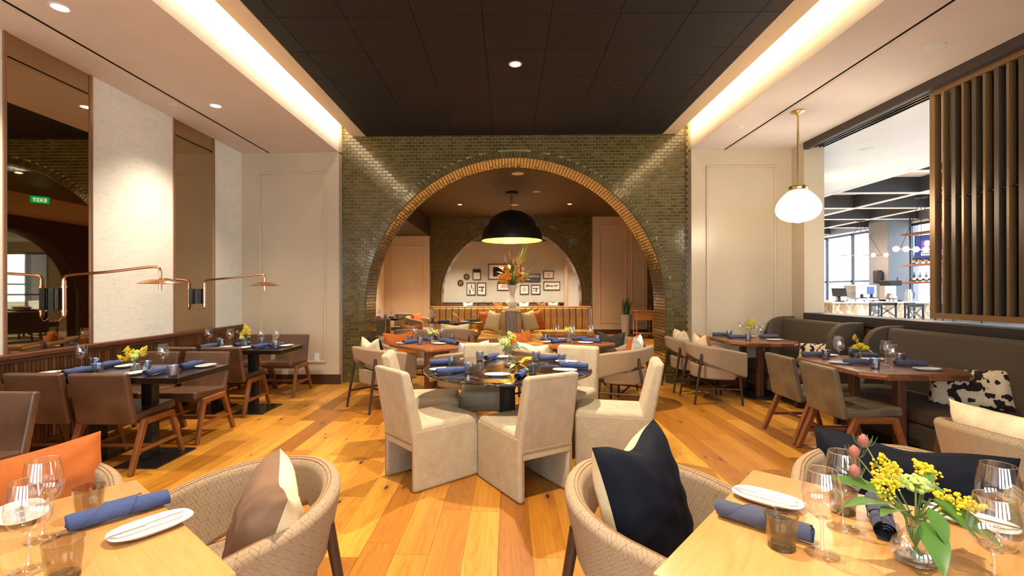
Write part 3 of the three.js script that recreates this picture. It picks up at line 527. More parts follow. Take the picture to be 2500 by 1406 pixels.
{ // slim speaker, sensors and discs on the ceilings
  const disc = (label, x, y, z, r, m = M.white) => { const o = thing('ceiling_speaker', label, 'speaker', [x, y, z]); part('rim', lathe([[r * 0.86, -0.004], [r, -0.006], [r, 0]], 28), m, o); part('grille', lathe([[0, -0.007], [r * 0.85, -0.007], [r * 0.86, -0.003]], 28), m, o); };
  disc('round white speaker near the top edge of the dark ceiling', 0.07, HC, -3.86, 0.1);
  disc('round white disc on the right soffit beside the dark slot', 3.78, HS, -4.29, 0.075);
  disc('small white disc on the right soffit near the panelled pier', 3.06, HS, -6.35, 0.05);
  disc('small white disc on the left soffit near the far mirror', -3.86, HS, -5.42, 0.05);
  disc('white ceiling speaker just behind the tiled arch', 0.2, HC, -9.95, 0.13);
  disc('white ceiling speaker beyond the dome pendant', 0.17, HC, -13.6, 0.13);
  disc('white smoke sensor right of the dome pendant cord', 0.7, HC, -11.8, 0.1);
  disc('white disc on the cafe ceiling left of the slatted screen', 5.5, HS, -7.4, 0.09);
  for (const [x, z, l] of [[-1.15, -5.75, 'left'], [1.33, -5.7, 'right']]) { const o = thing('recessed_downlight', 'unlit dark recessed downlight in the ' + l + ' of the dark ceiling', 'light', [x, HC, z]); part('trim_ring', lathe([[0.05, 0.0], [0.055, -0.004], [0.068, -0.003], [0.07, 0]], 24), M.black, o); part('baffle', lathe([[0, 0.05], [0.04, 0.05], [0.05, 0.0]], 24), M.black, o); }
  // air grille at the top right
  const g = thing('air_grille', 'white square air grille on the right soffit at the top edge', 'vent', [3.16, HS, -3.35]); part('grille_frame', [box(0.3, 0.012, 0.03, 0, -0.006, -0.14), box(0.3, 0.012, 0.03, 0, -0.006, 0.14), box(0.03, 0.012, 0.25, -0.135, -0.006, 0), box(0.03, 0.012, 0.25, 0.135, -0.006, 0)], M.white, g); for (let i = 0; i < 6; i++) part('louvre', box(0.24, 0.004, 0.03, 0, -0.008, -0.1 + i * 0.04).rotateX(0), M.white, g);
}
// ---- recessed downlights (fitting + spot)
function downlight(label, x, y, z, I, ang = 0.75, color = WARM) {
  const o = thing('recessed_downlight', label, 'light', [x, y, z]);
  part('trim_ring', lathe([[0.052, 0.0], [0.056, -0.006], [0.07, -0.004], [0.072, 0]], 24), M.white, o);
  part('lamp_lens', lathe([[0, -0.003], [0.052, -0.003]], 24), M.lampGlow, o);
  spot(x, y - 0.02, z, I, ang, color);
}
downlight('lit downlight in the left soffit above the near mirror', -3.39, HS, -3.545, 12, 0.95);
downlight('lit downlight in the left soffit toward the far mirror', -3.39, HS, -5.466, 14, 0.95);
downlight('lit downlight in the left soffit out of view above the camera', -3.39, HS, -1.62, 14, 0.95);
downlight('bright downlight in the middle of the dark ceiling', 0.08, HC, -5.14, 42, 1.1);
downlight('lit downlight in the dark ceiling above the camera', 0.08, HC, -2.1, 34, 1.1);
downlight('lit downlight in the dark ceiling behind the camera', 0.08, HC, 0.9, 28, 1.1);
downlight('lit downlight left of the dome pendant in the middle room', -1.37, HC, -13.5, 40, 0.95, WARM2);
downlight('lit downlight right of the dome pendant in the middle room', 1.74, HC, -13.5, 24, 0.95, WARM2);
downlight('lit downlight hidden above the arch on the left', -1.37, HC, -9.6, 16, 0.95, WARM2);
downlight('lit downlight hidden above the arch on the right', 1.74, HC, -9.6, 9, 0.95, WARM2);
downlight('lit downlight under the dark lowered ceiling at left', -3.3, 3.27, -13.7, 25, 0.9, WARM2);
downlight('lit downlight in the white cafe ceiling', 6.3, HS, -9.2, 24, 1.2, 0xffffff);
[[6.3, -6.2, 'in the white ceiling beside the slatted screen'], [6.3, -3.2, 'in the white ceiling behind the slatted screen'], [8.2, -9.8, 'in the coffer nearest the white ceiling edge'], [10.1, -11.8, 'in the coffer above the nearer chandelier'], [8.2, -13.8, 'in a left coffer over the counter'], [10.1, -15.8, 'in the coffer above the farther chandelier'], [10.1, -7.8, 'in a coffer hidden by the slatted screen']].forEach(([x, z, w]) => downlight('lit cafe downlight ' + w, x, x > 7 ? 3.95 : HS, z, 24, 1.2, 0xffffff));
downlightLater.forEach((d) => downlight(...d));
for (const [x, w] of [[-2.4, 'left'], [0.2, 'middle'], [2.6, 'right']]) downlight('lit downlight over the picture wall, ' + w, x, 3.86, -21.4, 48, 1.05);
// ================================================================ FURNITURE BUILDERS
// closed sweep: rings of points -> geometry
function loft(rings, closeRing = true, caps = true, uvs) {
  const n = rings[0].length, pos = [], uv = [], idx = [];
  let acc = 0; rings.forEach((r, i) => { if (i) acc += r[0].distanceTo(rings[i - 1][0]) || 0; let a2 = 0; r.forEach((p, j) => { if (j) a2 += p.distanceTo(r[j - 1]); pos.push(p.x, p.y, p.z); uv.push(a2, acc); }); });
  for (let i = 0; i < rings.length - 1; i++) for (let j = 0; j < (closeRing ? n : n - 1); j++) { const a = i * n + j, b = i * n + (j + 1) % n, c = a + n, d = b + n; idx.push(a, b, d, a, d, c); }
  if (caps) for (const [i, flip] of [[0, true], [rings.length - 1, false]]) { const c = rings[i].reduce((s, p) => s.add(p), V3(0, 0, 0)).divideScalar(n), k = pos.length / 3; pos.push(c.x, c.y, c.z); uv.push(0, 0); for (let j = 0; j < n; j++) { const a = i * n + j, b = i * n + (j + 1) % n; flip ? idx.push(k, b, a) : idx.push(k, a, b); } }
  const g = new THREE.BufferGeometry(); g.setAttribute('position', new THREE.Float32BufferAttribute(pos, 3)); g.setAttribute('uv', new THREE.Float32BufferAttribute(uv, 2)); g.setIndex(idx); g.computeVertexNormals(); return g;
}
// --- tub armchair
const TA = 0.305, TB = 0.30, ZA = 0.25, ZB = 0.0, TL = 2 * (ZA - ZB) + Math.PI * 0.3;
function tubPath(t, grow = 0) { // 0..1 around the U; returns position, outward normal
  const a = TA + grow, s = t * TL, st = ZA - ZB;
  if (s < st) return { x: a, z: ZA - s, nx: 1, nz: 0 };
  if (s > TL - st) return { x: -a, z: ZA - (TL - s), nx: -1, nz: 0 };
  const k = (s - st) / (TL - 2 * st) * Math.PI, c = Math.cos(k), q = Math.sin(k); return { x: a * c, z: ZB - (TB + grow) * q, nx: c, nz: -q };
}
function bandSection(y0, y1, th, lean, p) {
  const h = y1 - y0, r = Math.min(th / 2, h / 2) * 0.98, pts = [], n = 5;
  const corner = (co, cy, a0) => { for (let i = 0; i <= n; i++) { const a = a0 + (Math.PI / 2) * i / n; pts.push([co + Math.cos(a) * r, cy + Math.sin(a) * r]); } };
  corner(th / 2 - r, y1 - r, 0); corner(-th / 2 + r, y1 - r, Math.PI / 2); corner(-th / 2 + r, y0 + r, Math.PI); corner(th / 2 - r, y0 + r, Math.PI * 1.5);
  return pts.map(([o, y]) => { const q = o + lean * (y - 0.46); return V3(p.x + p.nx * q, y, p.z + p.nz * q); });
}
function bandGeo(f, t0, t1, n, grow = 0) {
  const rings = [];
  const ring = (t, k, e) => { const s = Math.abs(2 * t - 1), [y0, y1, th, lean] = f(s), m = (y0 + y1) / 2, hh = (y1 - y0) / 2 - th / 2 * (1 - k), P = tubPath(t, grow); if (e) { P.z += e; } return bandSection(m - hh, m + hh, th * k, lean, P); };
  for (const k of [0.3, 0.7, 0.92]) rings.push(ring(t0, k, 0.03 * Math.sqrt(1 - k * k)));
  for (let i = 0; i <= n; i++) rings.push(ring(lerp(t0, t1, i / n), 1, 0));
  for (const k of [0.92, 0.7, 0.3]) rings.push(ring(t1, k, 0.03 * Math.sqrt(1 - k * k)));
  const g = loft(rings); g.index.array.reverse(); g.computeVertexNormals(); return g;
}
const armUpper = (s) => { const e = Math.pow(s, 1.35); return [0.612 - 0.262 * Math.pow(s, 0.95), 0.778 - 0.115 * e, 0.068 - 0.012 * s, 0.20 * (1 - s * s)]; };
const armLower = (s) => [0.315, 0.50 - 0.06 * s, 0.05, 0.06];
const ARM = {
  upper: bandGeo(armUpper, 0, 1, 56, 0.0),
  lower: bandGeo(armLower, 0.09, 0.91, 40, -0.02),
  seat: (() => { const pts = []; for (let i = 0; i <= 40; i++) { const p = tubPath(lerp(0.03, 0.97, i / 40), -0.05); pts.push(new THREE.Vector2(p.x, -p.z)); } const sh = new THREE.Shape(pts); const g = new THREE.ExtrudeGeometry(sh, { depth: 0.06, bevelEnabled: true, bevelThickness: 0.03, bevelSize: 0.012, bevelSegments: 4, curveSegments: 8 }).rotateX(-Math.PI / 2).translate(0, 0.365, 0); return boxUV(g); })(),
  apron: (() => { const pts = []; for (let i = 0; i <= 24; i++) { const p = tubPath(lerp(0.05, 0.95, i / 24), -0.03); pts.push(new THREE.Vector2(p.x, -p.z)); } return boxUV(new THREE.ExtrudeGeometry(new THREE.Shape(pts), { depth: 0.03, bevelEnabled: false }).rotateX(-Math.PI / 2).translate(0, 0.318, 0)); })(),
};
{ const line = (o, dy) => { const pts = []; for (let i = 0; i <= 60; i++) { const t = lerp(0.02, 0.98, i / 60), s = Math.abs(2 * t - 1), [, y1, th, lean] = armUpper(s), p = tubPath(t), q = o * th + lean * (y1 - 0.46); pts.push([p.x + p.nx * q, y1 + dy, p.z + p.nz * q]); } return tube(pts, 0.0016, 120, 5); }; ARM.seam = [line(-0.30, -0.0045), line(-0.12, -0.0005)]; }
let armProto = null;
function armchair(label, x, z, fx, fz) {
  if (armProto) return dup(armProto, label, [x, 0, z], face(fx, fz), 'patterned tub armchairs');
  const t = armProto = thing('tub_armchair', label, 'armchair', [x, 0, z], face(fx, fz), 'patterned tub armchairs');
  const up = part('backrest', ARM.upper, M.geo, t); part('piping', ARM.seam, M.twig, up); part('seat_shell', ARM.lower, M.geo, t); part('seat', ARM.seat, M.geo, t); part('seat_base', ARM.apron, M.darkWood, t);
  for (const s of [-1, 1]) {
    part('leg', rod([s * 0.325, 0, 0.215], [s * 0.30, 0.40, 0.19], 0.014, 0.019), M.darkWood, t);
    part('leg', rod([s * 0.275, 0, -0.36], [s * 0.245, 0.64, -0.255], 0.013, 0.02), M.darkWood, t);
    part('stretcher', rod([s * 0.318, 0.2, 0.205], [s * 0.266, 0.2, -0.325], 0.011), M.darkWood, t);
  }
  part('stretcher', rod([-0.293, 0.2, -0.05], [0.293, 0.2, -0.05], 0.011), M.darkWood, t);
  return t;
}
// --- low leather chair with trestle side frames
const leatherProto = {};
function leatherChair(kind, label, x, z, fx, fz, group) {
  if (leatherProto[kind]) return dup(leatherProto[kind], label, [x, 0, z], face(fx, fz), group);
  const m = kind === 'brown' ? M.leather : M.leatherTaupe, t = leatherProto[kind] = thing('leather_chair', label, 'chair', [x, 0, z], face(fx, fz), group);
  part('seat', rbox(0.455, 0.075, 0.47, 0.022, 0, 0, 0, 4).rotateX(-0.06).translate(0, 0.435, 0.03), m, t);
  // backrest: slightly bowed slab leaning back, reaching below the seat
  const g = new RoundedBoxGeometry(0.47, 0.43, 0.055, 5, 0.02), p = g.attributes.position; for (let i = 0; i < p.count; i++) { const X = p.getX(i), Y = p.getY(i) + 0.215; p.setZ(i, p.getZ(i) - 0.02 * (1 - Math.pow(X / 0.235, 2)) * Math.pow(clamp(Y / 0.43), 1.2)); } g.computeVertexNormals(); boxUV(g);
  part('backrest', g.translate(0, 0.215, 0).rotateX(-0.2).translate(0, 0.385, -0.205), m, t);
  for (const s of [-1, 1]) {
    const X = s * 0.25;
    part('leg', bar([X + s * 0.012, 0, -0.30], [X, 0.405, -0.135], 0.036, 0.042, 0.008, 0.042, 0.054), M.chairWood, t);
    part('leg', bar([X + s * 0.012, 0, 0.295], [X, 0.405, 0.165], 0.036, 0.04, 0.008, 0.042, 0.05), M.chairWood, t);
    part('side_rail', bar([X, 0.388, -0.15], [X, 0.388, 0.18], 0.042, 0.05, 0.008), M.chairWood, t);
    part('side_stretcher', bar([X + s * 0.006, 0.165, -0.235], [X + s * 0.006, 0.165, 0.24], 0.022, 0.03, 0.005), M.chairWood, t);
  }
  part('stretcher', bar([-0.25, 0.165, -0.05], [0.25, 0.165, -0.05], 0.03, 0.022, 0.005), M.chairWood, t);
  for (const z0 of [-0.12, 0.14]) part('seat_rail', bar([-0.247, 0.385, z0], [0.247, 0.385, z0], 0.03, 0.025), M.chairWood, t);
  return t;
}
// --- slipper chair: upholstered to the floor at both sides
let slipProto = null;
function slipperChair(label, x, z, fx, fz) {
  if (slipProto) return dup(slipProto, label, [x, 0, z], face(fx, fz), 'chenille chairs at the round table');
  const t = slipProto = thing('slipper_chair', label, 'chair', [x, 0, z], face(fx, fz), 'chenille chairs at the round table');
  const W = 0.47, D = 0.60;
  part('seat', rbox(W - 0.006, 0.17, D + 0.004, 0.045, 0, 0.395, 0.0, 4), M.chenille, t);
  for (const s of [-1, 1]) { const side = part('side_panel', rbox(0.055, 0.45, D, 0.024, s * (W / 2 - 0.0275), 0.225, 0, 4), M.chenille, t); part('seam', [box(0.004, 0.33, 0.004, s * (W / 2 - 0.03), 0.17, -D / 2 - 0.0005), box(0.004, 0.33, 0.004, s * (W / 2 - 0.03), 0.17, D / 2 + 0.0005)], M.twig, side); }
  part('seat_band', [rbox(W - 0.05, 0.05, 0.03, 0.01, 0, 0.315, -D / 2 + 0.012), rbox(W - 0.05, 0.05, 0.03, 0.01, 0, 0.315, D / 2 - 0.02)], M.chenille, t);
  part('seam', [box(W - 0.055, 0.004, 0.004, 0, 0.342, -D / 2 - 0.004)], M.twig, t);
  const g = new RoundedBoxGeometry(W, 0.56, 0.10, 5, 0.03), p = g.attributes.position;
  for (let i = 0; i < p.count; i++) { const k = (p.getY(i) + 0.28) / 0.56; p.setZ(i, p.getZ(i) * lerp(1.1, 0.72, k) - 0.12 * k * k); p.setX(i, p.getX(i) * lerp(1, 0.94, k)); } g.computeVertexNormals(); boxUV(g);
  part('backrest', g.translate(0, 0.595, -D / 2 + 0.055), M.chenille, t);
  return t;
}
// --- cushions
function pillowGeo(w, h, t, o = {}) {
  const n = 26, mk = (sg) => {
    const pos = [], uv = [], idx = [];
    for (let j = 0; j <= n; j++) for (let i = 0; i <= n; i++) {
      const u = i / n * 2 - 1, v = j / n * 2 - 1, pinch = o.pinch ?? 0.1;
      let x = w / 2 * u * (1 - pinch * (1 - v * v) * u * u), y = h / 2 * v * (1 - pinch * (1 - u * u) * v * v);
      let z = Math.pow(Math.max(0, (1 - u ** 4) * (1 - v ** 4)), 0.5) * t / 2 * (1 - 0.12 * (u * u + v * v));
      const wr = Math.sin((u * 7 + v * 4 + (o.seed || 0)) * 1.7) * Math.sin((v * 6 - u * 3) * 1.3 + (o.seed || 0) * 2) * 0.006 * (1 - u * u) * (1 - v * v) + Math.sin(Math.atan2(v, u) * 14 + (o.seed || 0)) * 0.0045 * Math.pow(u * u + v * v, 1.2) * Math.pow(Math.max(0, (1 - u ** 4) * (1 - v ** 4)), 0.4);
      z += wr;
      if (o.chop) { const c = Math.exp(-((u / 0.42) ** 2)) * Math.pow(clamp((v + 1) / 2), 2.2) * o.chop; y -= c; z += c * 0.25 * Math.max(0, 1 - Math.abs(v)); }
      if (o.bend) z += sg * o.bend * u * u;
      pos.push(x, y, sg * z); uv.push(x + w, y + h);
    }
    for (let j = 0; j < n; j++) for (let i = 0; i < n; i++) { const a = j * (n + 1) + i, b = a + 1, c = a + n + 1, d = c + 1; sg > 0 ? idx.push(a, b, d, a, d, c) : idx.push(a, d, b, a, c, d); }
    const g = new THREE.BufferGeometry(); g.setAttribute('position', new THREE.Float32BufferAttribute(pos, 3)); g.setAttribute('uv', new THREE.Float32BufferAttribute(uv, 2)); g.setIndex(idx); g.computeVertexNormals(); return g;
  };
  return { front: mk(1), back: mk(-1) };
}
// front faces local +z; lean tips the top backwards
function pillow(label, x, y, z, fx, fz, w, h, t, mf, mb, o = {}) {
  const g = thing('throw_pillow', label, 'pillow', [x, y, z], 0), q = pillowGeo(w, h, t, o);
  g.rotation.order = 'YXZ'; g.rotation.set(-(o.lean ?? 0.25), face(fx, fz), o.roll || 0);
  part('front_cover', q.front, mf, g); part('back_cover', q.back, mb || mf, g);
  return g;
}
// pillow standing on an armchair seat in front of its backrest
function armPillow(label, cx, cz, fx, fz, w, h, t, mf, mb, o = {}) {
  const L = Math.hypot(fx, fz); fx /= L; fz /= L; const d = o.d ?? -0.13, s = o.side || 0;
  return pillow(label, cx + fx * d - fz * s, (o.y ?? 0.455) + h / 2 * (o.k ?? 0.93), cz + fz * d + fx * s, o.ffx ?? fx, o.ffz ?? fz, w, h, t, mf, mb, o);
}

// ================================================================ TABLES
function flutedColumn(parent, r, y0, y1, n, mat) { part('column', lathe([[r - 0.012, y0], [r - 0.012, y1]], 24), M.darkWood, parent); const g = rod([0, y0, 0], [0, y1, 0], 0.011, 0.011, 6); for (let i = 0; i < n; i++) part('flute', g, mat, parent).position.set(Math.cos(i / n * 6.2832) * r, 0, Math.sin(i / n * 6.2832) * r); }
const TH = 0.76;
function squareTable(label, x, z, turn, size, mat, clip = 0.02) {
  const t = thing('dining_table', label, 'table', [x, 0, z], turn), h = size / 2, c = clip, s = new THREE.Shape([[-h + c, -h], [h - c, -h], [h, -h + c], [h, h - c], [h - c, h], [-h + c, h], [-h, h - c], [-h, -h + c]].map((p) => new THREE.Vector2(...p)));
  part('table_top', boxUV(toCreasedNormals(new THREE.ExtrudeGeometry(s, { depth: 0.028, bevelEnabled: true, bevelThickness: 0.004, bevelSize: 0.004, bevelOffset: -0.004, bevelSegments: 2 }), 0.5).rotateX(-Math.PI / 2).translate(0, TH - 0.032, 0)), mat, t);
  part('sub_top', [box(0.5, 0.02, 0.5, 0, TH - 0.043, 0)], M.darkWood, t);
  flutedColumn(t, 0.15, 0.02, TH - 0.05, 40, M.tableBrown); part('base_plate', lathe([[0, 0.022], [0.27, 0.02], [0.285, 0.012], [0.285, 0], [0, 0]], 40), M.black, t);
  return t;
}
const tFL = squareTable('light oak table in the left foreground', -1.30, -1.09, face(-0.63, 0.776), 0.90, M.oak, 0.004);
const tFR = squareTable('light oak table in the right foreground', 0.985, -1.215, face(0.756, 0.655), 0.90, M.oak, 0.004);
const tML = squareTable('brown square table in front of the arch, left of the round table', -0.93, -6.17, Math.PI / 4, 0.92, M.tableBrown, 0.06);
const tMR = squareTable('brown square table in front of the arch, right of the vase partition', 0.78, -6.27, Math.PI / 4, 0.92, M.tableBrown, 0.06);
{ // round table
  const t = thing('round_table', 'round black marble table with six chenille chairs', 'table', [-0.01, 0, -4.31]);
  part('table_top', boxUV(lathe([[0, TH - 0.035], [0.735, TH - 0.035], [0.75, TH - 0.03], [0.757, TH - 0.018], [0.752, TH - 0.006], [0.742, TH], [0, TH]], 72)), M.marble, t);
  part('pedestal', lathe([[0.30, 0.02], [0.29, 0.03], [0.10, 0.05], [0.075, 0.09], [0.07, 0.55], [0.1, 0.66], [0.24, TH - 0.036]], 40), M.black, t);
  part('base_plate', lathe([[0, 0], [0.34, 0], [0.34, 0.015], [0.32, 0.02], [0, 0.02]], 48), M.black, t);
}
function blackTable(label, x0, x1, z0, z1) {
  const t = thing('dining_table', label, 'table', [(x0 + x1) / 2, 0, (z0 + z1) / 2]); const w = x1 - x0, d = Math.abs(z1 - z0);
  part('table_top', rbox(w, 0.05, d, 0.005, 0, TH - 0.025, 0), M.blackTable, t);
  for (const s of [-1, 1]) { part('post', box(0.09, TH - 0.06, 0.09, s * w * 0.16, (TH - 0.06) / 2 + 0.012, 0), M.black, t); part('base_plate', box(0.36, 0.012, 0.5, s * w * 0.2, 0.006, 0), M.blackGloss, t); part('bracket', box(0.3, 0.012, 0.4, s * w * 0.16, TH - 0.056, 0), M.black, t); }
  return t;
}
blackTable('near black table set for four along the left wall', -4.06, -2.62, -3.74, -4.42);
blackTable('far black table set for four by the panelled pier', -4.06, -2.64, -5.49, -6.07);
blackTable('black table at the left edge nearest the camera', -4.06, -3.0, -1.75, -2.45);
function walnutTable(label, cx, cz, w, d) {
  const t = thing('dining_table', label, 'table', [cx, 0, cz]), h = w / 2, k = d / 2, c = 0.14, s = new THREE.Shape([[-h + c, -k], [h - c, -k], [h, -k + c], [h, k - c], [h - c, k], [-h + c, k], [-h, k - c], [-h, -k + c]].map((p) => new THREE.Vector2(...p)));
  part('table_top', boxUV(toCreasedNormals(new THREE.ExtrudeGeometry(s, { depth: 0.03, bevelEnabled: true, bevelThickness: 0.009, bevelSize: 0.011, bevelOffset: -0.011, bevelSegments: 3 }), 0.5).rotateX(-Math.PI / 2).translate(0, TH - 0.04, 0)), M.walnutTop, t);
  // edge staves
  const P8 = [[-h + c, -k], [h - c, -k], [h, -k + c], [h, k - c], [h - c, k], [-h + c, k], [-h, k - c], [-h, -k + c]];
  for (let i = 0; i < 8; i++) { const a = P8[i], b = P8[(i + 1) % 8], L = Math.hypot(b[0] - a[0], b[1] - a[1]), n = Math.max(1, Math.round(L / 0.16)); for (let j = 0; j < n; j++) { const p = [lerp(a[0], b[0], j / n), lerp(a[1], b[1], j / n)], q = [lerp(a[0], b[0], (j + 1) / n), lerp(a[1], b[1], (j + 1) / n)]; part('edge_stave', bar([p[0] * 0.992, TH - 0.034, -p[1] * 0.992], [q[0] * 0.992, TH - 0.034, -q[1] * 0.992], 0.046, 0.022, 0.008), [M.walnutTop, M.tableBrown, M.capWood, M.wainscot[2]][(i * 3 + j * 2) % 4], t); } }
  for (const z of [-d * 0.24, d * 0.24]) { part('post', rbox(0.075, TH - 0.07, 0.075, 0.01, 0, (TH - 0.07) / 2 + 0.015, z), M.capWood, t); part('base_plate', lathe([[0, 0], [0.25, 0], [0.25, 0.012], [0.24, 0.018], [0, 0.02]], 36).translate(0, 0, z), M.blackGloss, t); }
  return t;
}
walnutTable('near walnut table with clipped corners before the right settee', 3.43, -4.52, 0.94, 1.14);
walnutTable('far walnut table with clipped corners by the right pier', 3.42, -6.78, 0.9, 0.98);

// ================================================================ SEATS
const GL = 'brown leather chairs along the left wall';
leatherChair('brown', 'brown leather chair with its back to the camera, aisle side of the near black table', -3.22, -3.97, 0, -1, GL);
leatherChair('brown', 'brown leather chair with its back to the camera, wall side of the near black table', -3.75, -3.98, 0, -1, GL);
leatherChair('brown', 'brown leather chair facing the camera, aisle side of the near black table', -3.2, -4.73, 0, 1, GL);
leatherChair('brown', 'brown leather chair facing the camera, wall side of the near black table', -3.74, -4.73, 0, 1, GL);
leatherChair('brown', 'brown leather chair with its back to the camera, aisle side of the far black table', -3.30, -5.70, 0, -1, GL);
leatherChair('brown', 'brown leather chair with its back to the camera, wall side of the far black table', -3.83, -5.70, 0, -1, GL);
leatherChair('brown', 'brown leather chair facing the camera nearest the panelled pier', -3.19, -6.72, 0, 1, GL);
leatherChair('brown', 'brown leather chair facing the camera in the corner by the pier', -3.74, -6.72, 0, 1, GL);
leatherChair('brown', 'brown leather chair cut by the left edge of the picture', -3.26, -2.72, 0, 1, GL);
const GR = 'taupe leather chairs on the right';
leatherChair('taupe', 'taupe leather chair at the near walnut table, farther of the two', 2.97, -4.77, 1, 0, GR);
leatherChair('taupe', 'taupe leather chair at the near walnut table, closer to the camera', 2.96, -4.17, 1, 0, GR);
slipperChair('beige chenille chair with its back to the camera before the round table', 0.11, -3.59, -0.53, -0.85);
slipperChair('beige chenille chair at the front left of the round table', -0.60, -3.75, 0.75, -0.66);
slipperChair('beige chenille chair at the far left of the round table', -0.77, -4.49, 0.97, -0.1);
slipperChair('beige chenille chair facing the camera behind the round table, left', -0.25, -4.86, 0.05, 1);
slipperChair('beige chenille chair facing the camera behind the round table, right', 0.56, -4.66, -0.47, 0.88);
slipperChair('beige chenille chair at the right of the round table', 0.88, -4.04, -0.97, -0.2);
const AC = [
  ['patterned tub armchair with brown and cream pillow in the left foreground', -0.98, -1.61, -0.64, 0.77],
  ['patterned tub armchair with orange pillow at the bottom left', -1.77, -1.60, 0.776, 0.63],
  ['patterned tub armchair with upright navy pillow in the right foreground', 0.58, -1.645, 0.756, 0.655],
  ['patterned tub armchair with long navy bolster at the right foreground table', 1.47, -1.80, -0.655, 0.756],
  ['patterned tub armchair with cream pillow cut by the right edge', 2.63, -2.42, 1, -0.12],
  ['patterned tub armchair at the front left of the left brown table', -1.57, -5.98, 0.7, -0.71],
  ['patterned tub armchair with white pillow between the two brown tables', -0.53, -5.72, -0.7, -0.71],
  ['patterned tub armchair with big orange pillow left of the left brown table', -1.52, -6.85, 0.75, 0.66],
  ['patterned tub armchair with cream pillow behind the round table centre', 0.41, -5.70, 0.7, -0.71],
  ['patterned tub armchair with orange pillow beyond the right brown table', 0.22, -6.86, 0.7, 0.7],
  ['patterned tub armchair with white and orange pillow right of the round table', 1.42, -6.02, -0.9, -0.44],
  ['patterned tub armchair with dark pillow at the far right brown table', 1.42, -6.88, -0.7, 0.7],
  ['patterned tub armchair with cream and orange pillow at the far walnut table', 2.72, -6.34, 1, 0.02],
  ['patterned tub armchair beside the tiled pier at the far walnut table', 2.69, -7.02, 1, 0.02],
  ['patterned tub armchair with orange pillow before the tan booth', -1.72, -8.7, 0.15, -0.97],
  ['patterned tub armchair with cream pillow before the tan booth', -0.98, -8.75, -0.1, -1],
  ['patterned tub armchair with orange pillow left of the tan booth', -2.34, -12.6, 0.9, 0.35],
];
AC.forEach((a) => armchair(...a));
const A = (i) => AC[i].slice(1);
{
  const p = (i, l, w, h, t, mf, mb, o) => armPillow(l, ...A(i), w, h, t, mf, mb, o);
  p(0, 'brown velvet pillow with cream back in the left foreground armchair', 0.42, 0.43, 0.19, M.vBrown, M.cream, { chop: 0.03, seed: 1, lean: 0.3, d: -0.08, side: -0.13, k: 0.86, roll: -0.1, pinch: 0.08, ffx: -0.85, ffz: 0.5 });
  p(1, 'orange velvet lumbar pillow at the bottom left', 0.56, 0.40, 0.17, M.vOrange, M.vOrange, { seed: 2, lean: 0.3, d: -0.15, side: -0.07, roll: 0.1, pinch: 0.07 });
  p(2, 'navy velvet pillow with cream back standing in the right foreground armchair', 0.48, 0.5, 0.2, M.vNavy, M.cream, { chop: 0.045, seed: 3, lean: 0.3, d: -0.12, roll: 0.0, pinch: 0.09 });
  p(3, 'long navy velvet bolster pillow in the right foreground', 0.64, 0.36, 0.16, M.vNavy, M.vNavy, { seed: 4, lean: 0.25, d: -0.2, chop: 0.03, y: 0.49, pinch: 0.06 });
  p(4, 'cream pillow in the armchair cut by the right edge', 0.5, 0.42, 0.17, M.cream, M.cream, { seed: 5, d: -0.16, lean: 0.2 });
  p(5, 'cream pillow with navy front in the front left armchair of the left brown table', 0.42, 0.44, 0.17, M.vNavy, M.cream, { seed: 6, chop: 0.05, d: -0.15, lean: 0.2 });
  p(6, 'white and peach pillow in the armchair between the brown tables', 0.46, 0.42, 0.18, M.peach, M.ivory, { seed: 7, chop: 0.03, d: -0.14, lean: 0.25 });
  p(7, 'wide orange velvet pillow left of the left brown table', 0.56, 0.42, 0.17, M.vOrange, M.vOrange, { seed: 8, d: -0.05, lean: 0.25, chop: 0.02 });
  p(8, 'cream pillow in the armchair behind the round table centre', 0.5, 0.4, 0.18, M.cream, M.cream, { seed: 9, d: -0.14, lean: 0.25, chop: 0.02 });
  p(9, 'orange pillow leaning beyond the right brown table', 0.48, 0.44, 0.17, M.vOrange, M.vOrange, { seed: 10, d: -0.05, lean: 0.25, chop: 0.03 });
  p(10, 'white pillow with orange front in the armchair right of the round table', 0.44, 0.46, 0.18, M.vOrange, M.ivory, { seed: 11, chop: 0.05, d: -0.15, lean: 0.2 });
  p(11, 'dark olive velvet pillow at the far right brown table', 0.5, 0.42, 0.17, M.vDark, M.vDark, { seed: 12, chop: 0.05, d: -0.05, lean: 0.2 });
  p(12, 'cream pillow with orange front at the far walnut table', 0.42, 0.44, 0.17, M.vOrange, M.cream, { seed: 13, chop: 0.04, d: -0.15, lean: 0.2 });
  p(13, 'cream pillow beside the tiled pier at the far walnut table', 0.42, 0.44, 0.17, M.cream, M.cream, { seed: 14, chop: 0.04, d: -0.15, lean: 0.2 });
  p(14, 'orange velvet pillow in the left armchair before the tan booth', 0.42, 0.42, 0.17, M.cream, M.vOrange, { seed: 15, chop: 0.03, d: -0.15, lean: 0.2 });
  p(15, 'cream pillow in the right armchair before the tan booth', 0.52, 0.42, 0.17, M.cream, M.cream, { seed: 16, chop: 0.02, d: -0.15, lean: 0.2 });
  p(16, 'orange velvet pillow in the armchair left of the tan booth', 0.42, 0.42, 0.17, M.vOrange, M.cream, { seed: 17, chop: 0.02, d: -0.12, lean: 0.2 });
}
